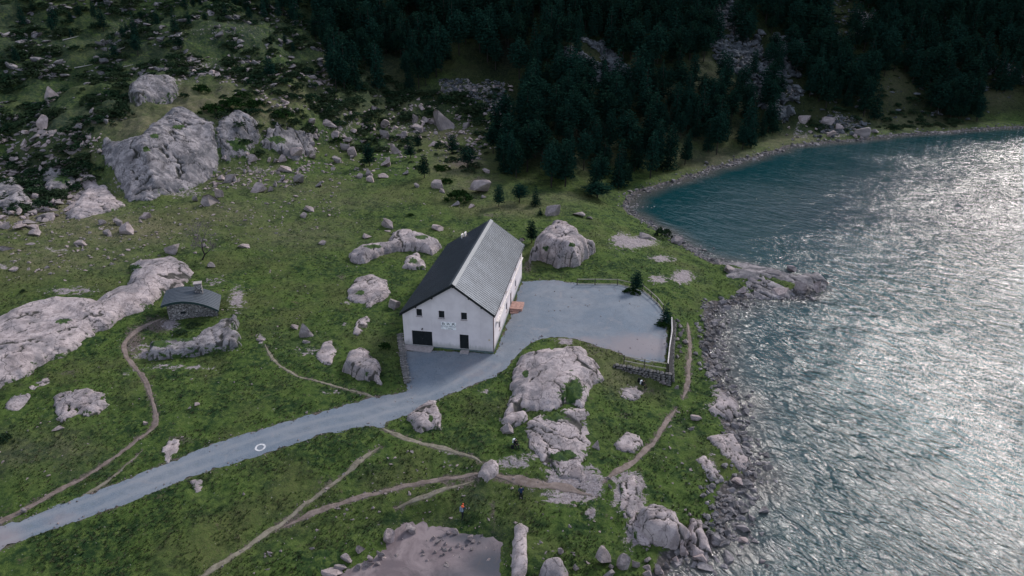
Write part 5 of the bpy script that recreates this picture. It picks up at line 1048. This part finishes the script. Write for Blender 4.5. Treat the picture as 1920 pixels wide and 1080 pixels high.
stuff_rocks('rubble', [[(700,180),(960,150),(960,260),(900,300),(760,250)]], 420, .15, 1.0, hp_, pw=2.2)
stuff_rocks('rubble', [[(1480,0),(1900,0),(1900,220),(1500,240)]], 500, .2, 1.1, sp, pw=2.2)
# stones strewn along the waterline
L = []
for i in range(len(SH) - 3):
    a, b = SH[i], SH[i + 1]; d = float(np.hypot(*(b - a)))
    if a[1] < 34: continue
    k = int(d * (11 if a[1] < 125 else 6)); t = RNG.random(k); e = (b - a) / d; nr = np.array([e[1], -e[0]]); off = RNG.normal(-.4, 1.1, k); q = a + (b - a) * t[:, None] + nr * off[:, None]; L.append(q)
for (cx, cy, rr, k) in ((1135,690,.8,25),(1140,720,.7,16),(1098,735,.7,18),(1332,955,2.0,160),(1330,700,2.0,90),(1335,640,1.6,120),(1345,600,1.4,90),(1390,860,1.6,60),(1340,1000,2.0,80),(1185,385,2.,90),(1230,430,1.2,80),(1300,470,1.0,90),(1290,1045,2.2,60),(1350,920,1.5,40)):
    c = H1(cx, cy)[:2]; L.append(c + RNG.normal(size=(k, 2)) * rr * np.array([1, 1.8]))
q = np.vstack(L); q = q[bil(G_LAKE, q[:, 0], q[:, 1]) > -2.0 - .6 * RNG.random(len(q))]; z = np.maximum(ground(q[:, 0], q[:, 1]), ZW - .12); k = len(q); s = .10 + .34 * RNG.random(k) ** 2.6
instancer('shore_stones', np.c_[q, z + s * .15], np.stack([s * RNG.uniform(.8, 1.3, k), s * RNG.uniform(.7, 1, k), s * RNG.uniform(.45, .8, k)], -1), np.stack([s * 0, s * 0, RNG.uniform(0, 6.28, k)], -1), shp)

L = []
for i in range(len(SH) - 3):
    a, b = SH[i], SH[i + 1]; d = float(np.hypot(*(b - a)))
    if a[1] < 34: continue
    k = RNG.poisson(d * (2.6 if a[1] < 125 else 1.6)); t = RNG.random(k); e = (b - a) / d; nr = np.array([e[1], -e[0]]); L.append(a + (b - a) * t[:, None] + nr * RNG.normal(-.9, .9, k)[:, None])
q = np.vstack(L); z = np.maximum(ground(q[:, 0], q[:, 1]), ZW - .1); k = len(q); s = .28 + .55 * RNG.random(k) ** 3.0
instancer('shore_rocks', np.c_[q, z + s * .12], np.stack([s * RNG.uniform(.8, 1.5, k), s * RNG.uniform(.7, 1, k), s * RNG.uniform(.4, .8, k)], -1), np.stack([RNG.uniform(-.3, .3, k), RNG.uniform(-.3, .3, k), RNG.uniform(0, 6.28, k)], -1), shp[3:])
# gravel kicked over the yard, the road verges and the trails
vx = RNG.uniform(-75, 60, 60000); vy = RNG.uniform(40, 115, 60000); rd = bil(G_ROAD, vx, vy); pt = bil(G_PATH, vx, vy); po = bil(G_POND, vx, vy)
k = ((rd > -.7) & (rd < .5) & (RNG.random(60000) < .35)) | ((rd > .5) & (RNG.random(60000) < .015)) | ((pt < .3) & (pt > -.3) & (RNG.random(60000) < .30)) | ((po > -.6) & (po < .8) & (RNG.random(60000) < .35)); vx, vy = vx[k], vy[k]; k = len(vx); s = .04 + .10 * RNG.random(k) ** 3
instancer('pebbles', np.c_[vx, vy, np.maximum(ground(vx, vy), np.where(bil(G_ROAD, vx, vy) > 0, road_z(vx, vy), -99)) + .02], np.stack([s, s, s * .7], -1), np.stack([s * 0, s * 0, RNG.uniform(0, 6.28, k)], -1), hp_[:3])

# ------------------------------------------------------------------ dry stone walls
WST = [rock_mesh('stone', 2, 600 + i, M['wall_stone'], cuts=8, depth=(.62, .92)) for i in range(6)]
def wall(name, label, pts, courses, core_mat, cat='wall', w_=.45, cap=.34, batter=.05):
    """pts: list of (x, y, z_bottom, z_top) along the wall; each face stone is a piece of its own over a rubble core"""
    P = np.array(pts); base = P[0]; root = empty(name, (base[0], base[1], base[2])); tag(root, label, cat); b = MB()
    S = [0]; 
    for i in range(1, len(P)): S.append(S[-1] + float(np.hypot(*(P[i, :2] - P[i - 1, :2]))))
    S = np.array(S); at = lambda s: np.array([np.interp(s, S, P[:, k]) for k in range(4)]); T = S[-1]
    n = max(2, int(T / .8)); hw = w_ * .30
    for i in range(n):
        a, c = at(T * i / n), at(T * (i + 1) / n); e = (c[:2] - a[:2]); e /= np.linalg.norm(e); nn = np.array([-e[1], e[0]])
        f = lambda q, s, zz: (q[0] + nn[0] * s * hw - base[0], q[1] + nn[1] * s * hw - base[1], zz - base[2])
        b.hexa([f(a, 1, a[2] - .3), f(c, 1, c[2] - .3), f(c, -1, c[2] - .3), f(a, -1, a[2] - .3)], [f(a, 1, a[3] - .22), f(c, 1, c[3] - .22), f(c, -1, c[3] - .22), f(a, -1, a[3] - .22)])
    b.build('core', core_mat, root); cnt = 0
    s = 0.
    rows = courses
    for r in range(rows):
        s = random.uniform(0, .2)
        while s < T:
            L_s = random.uniform(.30, .62) if cap > .3 else random.uniform(.24, .45); q = at(min(T, s + L_s / 2)); h = q[3] - q[2]; nr_ = max(1, int(round(h / .30)))
            if r < nr_ and cnt < 280:
                e = at(min(T, s + .3))[:2] - at(max(0, s - .1))[:2]; ang = math.atan2(e[1], e[0]); nn = np.array([math.sin(ang), -math.cos(ang)])
                zz = q[2] + h * (r + .5) / nr_; side = (hw - .02 + batter * (nr_ - 1 - r)); top_ = r == nr_ - 1
                o = bpy.data.objects.new('stone', random.choice(WST)); COL.objects.link(o); o.parent = root
                sh = 0 if top_ else side
                o.location = (q[0] + nn[0] * sh - base[0] + random.uniform(-.02, .02), q[1] + nn[1] * sh - base[1], zz - base[2] + random.uniform(-.03, .03)); hh_ = h / nr_
                o.scale = (L_s * .53, (w_ * .62 if top_ else .2) * random.uniform(.85, 1.1), hh_ * .60 * random.uniform(.85, 1.15)); o.rotation_euler = (random.uniform(-.12, .12), random.uniform(-.12, .12), ang + random.uniform(-.1, .1)); cnt += 1
            s += L_s
    return root
M['dark_core'] = plain('dark_core', (.05, .048, .048), .95)
def wp(px, py, up, dn=0.0):
    p = H1(px, py); return (p[0], p[1], float(p[2]) - dn, float(p[2]) + up)
M['core'] = plain('rubble_core', (.15, .14, .14), .95)
# front retaining wall: top edge level with the yard, foot dropping to the grass below
ta, tb_ = H1(1150, 686), at_z(1249, 694, -.85)
ft = lambda px, py, zt: (lambda p: (p[0], p[1], float(ground(p[0], p[1])), zt))(at_z(px, py, zt))
front = []
for t in np.linspace(0, 1, 7):
    px = 1150 + 106 * t; py = 681 + 18 * t; zt = -1.0 - .1 * t; p_ = at_z(px, py, zt); foot = at_z(px, 690 + 30 * t ** .9, zt); 
    front.append((p_[0], p_[1], zt - .45 - 1.55 * t ** .8, zt))
wall('retaining_wall', 'dry stone retaining wall with rail fence along the near edge of the yard', front, 8, M['dark_core'], w_=.6)
side = []
for (px, py, zt) in ((1258,700,-1.1),(1258,670,-.95),(1259,640,-.85),(1262,612,-.8),(1264,597,-.8)):
    p_ = at_z(px, py, zt); side.append((p_[0], p_[1], zt - 1.5, zt))
wall('retaining_wall', 'stone side wall of the yard facing the lake path', side, 3, M['dark_core'], w_=.75, cap=.3)
wall('rubble_wall', 'low rubble wall at the left corner of the white house', [wp(x, y, .45) for x, y in ((750,628),(752,645),(755,662),(757,680),(761,700),(764,718))], 2, M['core'], w_=.85, cap=.4)
0 and wall('rubble_wall', 'short broken stone wall right of the domed outcrop', [wp(x, y, .3) for x, y in ((1141,668),(1140,682),(1138,698),(1135,712))], 1, M['core'], w_=.5, cap=.3)

# ------------------------------------------------------------------ wooden fences
M['rail'] = plain('weathered_rail', (.36, .33, .27), .85, .2, .15); M['post'] = plain('fence_post', (.07, .065, .05), .9); M['pale_rail'] = plain('pale_rail', (.62, .58, .57), .8)
def fence(label, pts, rails, hgt=1.0, mat='rail', r=.065, post_mat='post'):
    base = Vector(pts[0]); root = empty('fence', base); tag(root, label, 'fence')
    for p in pts: q = Vector(p) - base; MB().box((q.x, q.y, hgt / 2 + q.z - .05), (.13, .13, hgt + .2), taper=.9).build('post', M[post_mat], root)
    for h in rails:
        for a, b in zip(pts[:-1], pts[1:]):
            a, b = Vector(a) - base, Vector(b) - base; up = Vector((0, 0, h)); MB().tube([a + up, (a + b) / 2 + up - Vector((0, 0, .02)), b + up], [r * 1.05, r, r * .95], 7).build('rail', M[mat], root)
    return root
gp = lambda px, py: tuple(H1(px, py))
fence('rail fence along the back edge of the gravel yard', [gp(1082,534), gp(1115.5,534), gp(1157.5,534.5), gp(1186,541)], (.18, .98))
fence('curved rail fence between the two yard pines', [gp(1204,545), gp(1221,559), gp(1232,569), gp(1243,583)], (.18, .98), r=.075)
zt = -1.05
fence('double rail fence on top of the retaining wall', [tuple(at_z(1170, 680, zt)), tuple(at_z(1208, 687.5, zt)), tuple(at_z(1250, 694.5, zt))], (.30, 1.0), hgt=1.05)
fence('pale single rail fence along the lake side of the yard', [tuple(at_z(1251, 694, -1.0)), tuple(at_z(1254.5, 660, -.85)), tuple(at_z(1259, 632, -.8)), tuple(at_z(1258.5, 606, -.75))], (.92,), hgt=.9, mat='pale_rail', r=.075)

# ------------------------------------------------------------------ bare tree
for (x, y, w_, h_, lb) in ((1375,520,34,24,'pale rounded block at the landward end of the spit'),(1412,538,30,22,'dark-sided block on the near side of the spit'),(1447,524,34,22,'broad pale block on the middle of the spit'),(1462,558,34,18,'smooth low block at the near waterline of the spit'),(1500,545,26,24,'dark cracked block near the tip of the spit'),(1530,545,24,24,'last dark block at the tip of the spit'),(1390,553,26,20,'dark wet block where spit and beach meet'),(1480,508,26,12,'small block on the far side of the spit'),(1345,500,22,16,'tilted slab at the shore end of the spit')):
    place_rock(x, y, w_, h_, lb, onz=ZW + .25)
def bare_tree(px, py, hpx):
    p = H1(px, py); zc = proj(*p)[2]; h = hpx * zc / FPX / .9; root = empty('bare_tree', (p[0], p[1], float(ground(p[0], p[1])) - .1)); tag(root, 'leafless tree with bent trunk and round twiggy crown in the meadow', 'tree')
    tr = MB(); tw = MB(); r = random.Random(5)
    def grow(a, d, L, rad, dep):
        b = a + d * L; rad = max(rad, .028); (tr if dep < 2 else tw).tube([a, (a + b) / 2 + Vector((r.uniform(-1, 1), r.uniform(-1, 1), r.uniform(-1, 1))) * L * .06, b], [rad, rad * .8, rad * .62], 5 if dep < 3 else 3, cap=False)
        if dep >= 6: return
        for _ in range(3 if dep in (1, 2, 3) else 2):
            v = Vector((r.gauss(0, 1), r.gauss(0, 1), r.gauss(.25, .6))).normalized(); grow(b, (d * .9 + v * .75).normalized(), L * r.uniform(.62, .85), rad * .60, dep + 1)
    s = h / 5.0; grow(Vector((-.45 * s, 0, 0)), Vector((.62, .05, 1)).normalized(), .7 * s, .16, 0)
    # straighten after the bend
    grow(Vector((-.08 * s, 0, .55 * s)), Vector((-.05, 0, 1)).normalized(), 1.2 * s, .13, 1)
    M['twig'] = plain('twig', (.13, .115, .12), .9); tr.build('trunk', M['bark'], root); tw.build('crown', M['twig'], root)
bare_tree(388, 488, 92)
# fallen bleached trunks on the heath
for (x, y, a, l) in ((118,78,.9,5),(110,100,1.0,5),(58,140,.8,4.5),(30,272,1.1,4),(82,308,1.0,4),(40,315,.9,5),(218,132,.8,5),(225,95,1.2,4),(140,130,.2,5),(600,45,.5,5)):
    p = H1(x, y); mb = MB(); d = Vector((math.cos(a), math.sin(a) * .6, .12)); mb.tube([(0, 0, .35), d * l * .5 + Vector((0, 0, .45)), d * l + Vector((0, 0, .6))], [.13, .10, .04], 6); mb.tube([d * l * .5 + Vector((0, 0, .4)), d * l * .5 + Vector((.5, -.4, 1.1))], [.05, .02], 5)
    o = mb.build('fallen_log', M['deadwood'], None, loc=tuple(p)); tag(o, 'bleached dead trunk lying on the rocky heath', 'log', 'bleached dead trunks on the heath')

# ------------------------------------------------------------------ people
M['navy'] = plain('navy_cloth', (.018, .035, .085), .9); M['black_cloth'] = plain('black_cloth', (.010, .012, .016), .9); M['skin'] = plain('skin', (.42, .26, .20), .6); M['grey_pack'] = plain('grey_pack', (.20, .24, .30), .85)
M['orange'] = plain('orange_cloth', (.62, .12, .05), .8); M['white_cloth'] = plain('white_cloth', (.62, .64, .68), .8); M['hair'] = plain('hair', (.02, .015, .012), .8); M['shoe'] = plain('shoe', (.03, .03, .03), .8)
def skin_obj(name, verts, edges, radii, mat, parent, sub=1, root=0):
    me = bpy.data.meshes.new(name); me.from_pydata(verts, edges, []); o = bpy.data.objects.new(name, me); COL.objects.link(o); me.materials.append(mat)
    m = o.modifiers.new('skin', 'SKIN'); m.use_smooth_shade = True; ly = me.skin_vertices[0] if me.skin_vertices else None
    if ly is None:
        bpy.context.view_layer.objects.active = o; ly = me.skin_vertices[0]
    for i, r_ in enumerate(radii): ly.data[i].radius = (r_ if isinstance(r_, tuple) else (r_, r_)); ly.data[i].use_root = i == root
    s = o.modifiers.new('sub', 'SUBSURF'); s.levels = sub; s.render_levels = sub
    dg = bpy.context.evaluated_depsgraph_get(); m2 = bpy.data.meshes.new_from_object(o.evaluated_get(dg)); COL.objects.unlink(o); bpy.data.objects.remove(o)
    m2.polygons.foreach_set('use_smooth', np.ones(len(m2.polygons), bool)); q = bpy.data.objects.new(name, m2); COL.objects.link(q); q.parent = parent; return q
def ellip(name, c, s, mat, parent, sub=2):
    V, F = ICO[sub]; return mesh_obj(name, V * np.array(s) + np.array(c), F, mat, parent, True)
def person(px, py, rz, label, pose, top='navy', legs='black_cloth', pack=None, hat=None, h=1.74):
    p = H1(px, py); root = empty('person', (p[0], p[1], float(ground(p[0], p[1])) - .01), rz); tag(root, label, 'person')
    if pose == 'stand':
        J = dict(pel=(0,0,.93), ch=(0,-.02,1.28), nk=(0,0,1.47), hd=(0,.02,1.56), sl=(-.19,0,1.42), sr=(.19,0,1.42), el=(-.25,.02,1.15), er=(.25,.02,1.15), hl=(-.24,.14,.92), hr=(.24,.14,.92), kl=(-.11,.06,.50), kr=(.11,-.04,.50), al=(-.12,.02,.08), ar=(.12,-.10,.08), tl=(-.12,.17,.04), tr=(.12,.05,.04))
    elif pose == 'walk':
        J = dict(pel=(0,0,.92), ch=(0,.10,1.26), nk=(0,.17,1.43), hd=(0,.23,1.52), sl=(-.19,.12,1.38), sr=(.19,.12,1.38), el=(-.24,-.02,1.14), er=(.25,.22,1.14), hl=(-.22,-.10,.92), hr=(.22,.40,1.02), kl=(-.10,.20,.52), kr=(.10,-.06,.50), al=(-.11,.22,.09), ar=(.11,-.34,.14), tl=(-.11,.38,.04), tr=(.11,-.22,.05))
    else:
        J = dict(pel=(0,0,.22), ch=(0,.10,.55), nk=(0,.18,.74), hd=(0,.24,.84), sl=(-.18,.12,.70), sr=(.18,.12,.70), el=(-.24,.28,.50), er=(.24,.28,.50), hl=(-.12,.48,.48), hr=(.12,.48,.48), kl=(-.16,.46,.50), kr=(.16,.46,.50), al=(-.14,.62,.08), ar=(.14,.62,.08), tl=(-.14,.78,.04), tr=(.14,.78,.04))
    k = list(J); ix = {a: i for i, a in enumerate(k)}; E = [('pel','ch'),('ch','nk'),('nk','hd'),('ch','sl'),('ch','sr'),('sl','el'),('sr','er'),('el','hl'),('er','hr'),('pel','kl'),('pel','kr'),('kl','al'),('kr','ar'),('al','tl'),('ar','tr')]
    rad = dict(pel=(.16,.12), ch=(.17,.12), nk=.06, hd=.08, sl=.075, sr=.075, el=.05, er=.05, hl=.038, hr=.038, kl=.075, kr=.075, al=.05, ar=.05, tl=.04, tr=.04)
    body = skin_obj('body', [J[a] for a in k], [(ix[a], ix[b]) for a, b in E], [rad[a] for a in k], M[top], root)
    body.data.materials.append(M[legs]); body.data.materials.append(M['skin']); body.data.materials.append(M['shoe']); zc = J['pel'][2]
    mi = []
    for f in body.data.polygons:
        c = f.center; m = 0
        if pose != 'sit' and c.z < zc - .02 and not (abs(c.x) > .19 and c.z > .85): m = 1
        if pose == 'sit' and (c.y > .30 and abs(c.x) < .22 and c.z < .6 or c.z < .2): m = 1
        if c.z < .11 and pose != 'sit': m = 3
        if c.z > J['nk'][2] + .02: m = 2
        if pose != 'sit' and abs(c.x) > .17 and c.z < .98 and c.z > .84: m = 2
        mi.append(m)
    body.data.polygons.foreach_set('material_index', mi); hd = J['hd']
    head = ellip('head', (hd[0], hd[1] + .01, hd[2] + .07), (.078, .098, .12), M['skin'], root); ellip('hair', (hd[0], hd[1] - .015, hd[2] + .105), (.086, .10, .105), M[hat or 'hair'], head)
    for s in (-1, 1): ellip('ear', (s * .08, hd[1], hd[2] + .06), (.014, .02, .03), M['skin'], head, 1); ellip('eye', (s * .03, hd[1] + .10, hd[2] + .075), (.012, .008, .008), M['hair'], head, 1)
    ellip('nose', (0, hd[1] + .108, hd[2] + .045), (.012, .018, .02), M['skin'], head, 1)
    for s, hn in ((-1, 'hl'), (1, 'hr')):
        c = Vector(J[hn]); mb = MB(); mb.box(tuple(c + Vector((0, .01, -.05))), (.035, .075, .09))
        for q in range(4): mb.tube([c + Vector((0, -.02 + q * .02, -.09)), c + Vector((-s * .01, -.02 + q * .021, -.125)), c + Vector((-s * .03, -.02 + q * .02, -.15 + .01 * abs(q - 1.5)))], [.010, .009, .007], 5)
        mb.tube([c + Vector((0, .045, -.04)), c + Vector((-s * .01, .07, -.07)), c + Vector((-s * .02, .07, -.10))], [.011, .010, .008], 5); mb.build('hand', M['skin'], root, True)
    if pack:
        c = Vector(J['ch']); mb = MB(); mb.box((0, c.y - .22, c.z + .02), (.32, .20, .50), taper=.85); pk = mb.build('backpack', M[pack], root)
        if hat: ellip('rolled_jacket', (.10, c.y - .16, c.z + .33), (.17, .13, .13), M[hat], pk)
        for s in (-1, 1): MB().tube([(s * .11, c.y - .13, c.z - .15), (s * .12, c.y + .12, c.z + .0), (s * .11, c.y + .06, c.z + .19), (s * .1, c.y - .12, c.z + .2)], .018, 5).build('strap', M['black_cloth'], pk)
    return root
person(977, 934, R(15), 'person in dark blue jacket standing on the grass below the path', 'stand', top='navy', pack=None)
person(867, 972, R(-25), 'walker with grey backpack and bright orange hood above the mud pool', 'walk', top='navy', pack='grey_pack', hat='orange')
pp = person(965, 838, R(-150), 'person in black crouching beside the dark cracked boulder', 'sit', top='black_cloth', pack='white_cloth')
pp = person(1203, 726, R(-140), 'person in black sitting in the grass under the retaining wall', 'sit', top='black_cloth', pack='white_cloth')
# bags beside the two who rest
for (x, y, lb) in ((961, 843, 'black rucksack on the grass beside the crouching person'), (1198, 716, 'black rucksack leaning behind the seated person')):
    p = H1(x, y); mb = MB(); mb.box((0, 0, .28), (.36, .26, .56), taper=.8); o = mb.build('rucksack', M['black_cloth'], None, loc=tuple(p)); MB().box((0, -.16, .2), (.22, .08, .24)).build('pocket', M['black_cloth'], o); tag(o, lb, 'bag')

# ------------------------------------------------------------------ grass tufts
def mat_tuft():
    t = NT('grass_blades'); P = t.geo(); n = t.noise(P, .35, 5, .65, .4); f = t.noise(P, 1.6, 6, .7); g = t.mix(t.rng(n, .38, .62), (.018, .043, .015), (.052, .090, .021)); g = t.mix(t.rng(f, .45, .68), g, (.085, .122, .030))
    g = t.mix(t.math('MULTIPLY', t.rnd(), .35), g, (.075, .080, .035)); t.col(g); t.b.inputs['Roughness'].default_value = .8; return t.m
M['tuft'] = mat_tuft(); M['dry_tuft'] = plain('dry_blades', (.09, .085, .05), .9, .1, .4)
def tuft(seed, mat, n=16):
    r = np.random.default_rng(seed); V = []; F = []
    for i in range(n):
        a = r.uniform(0, 6.28); q = r.uniform(0, .5); b = np.array([math.cos(a) * q, math.sin(a) * q, -.05]); l = r.uniform(.4, 1.0); o = np.array([math.cos(a), math.sin(a), 0]) * r.uniform(.1, .6) * l; s = np.array([-math.sin(a), math.cos(a), 0]) * .11
        k = len(V); V += [b - s, b + s, b + o + np.array([0, 0, l])]; F.append((k, k + 1, k + 2))
    me = bpy.data.meshes.new('tuft'); me.from_pydata([tuple(v) for v in V], [], F); me.materials.append(mat); return proto(me, 'tuft')
n = 120000; yy = 38 + 120 * RNG.random(n) ** 1.3; xx = (RNG.random(n) * 2 - 1) * (yy * .80 + 6)
dens = vnoise(xx / 2.2, yy / 2.2, 91) * .6 + vnoise(xx / .7, yy / .7, 92) * .4
k = (dens > .40) & (bil(G_ROAD, xx, yy) < -.05) & (bil(G_PATH, xx, yy) > .1) & (bil(G_LAKE, xx, yy) < -1.6) & (bil(G_POND, xx, yy) < -.6) & (bil(G_ROCKM, xx, yy) < .35) & (bil(_bm, xx, yy) < .2) & (bil(G_HILL, xx, yy) < 6)
xx, yy = xx[k], yy[k]; n = len(xx); s = RNG.uniform(.06, .17, n); zz = ground(xx, yy)
instancer('grass', np.stack([xx, yy, zz], -1), np.stack([s * 1.3, s * 1.3, s], -1), np.stack([s * 0, s * 0, RNG.uniform(0, 6.28, n)], -1), [tuft(i, M['tuft']) for i in range(3)] + [tuft(9, M['dry_tuft'])])
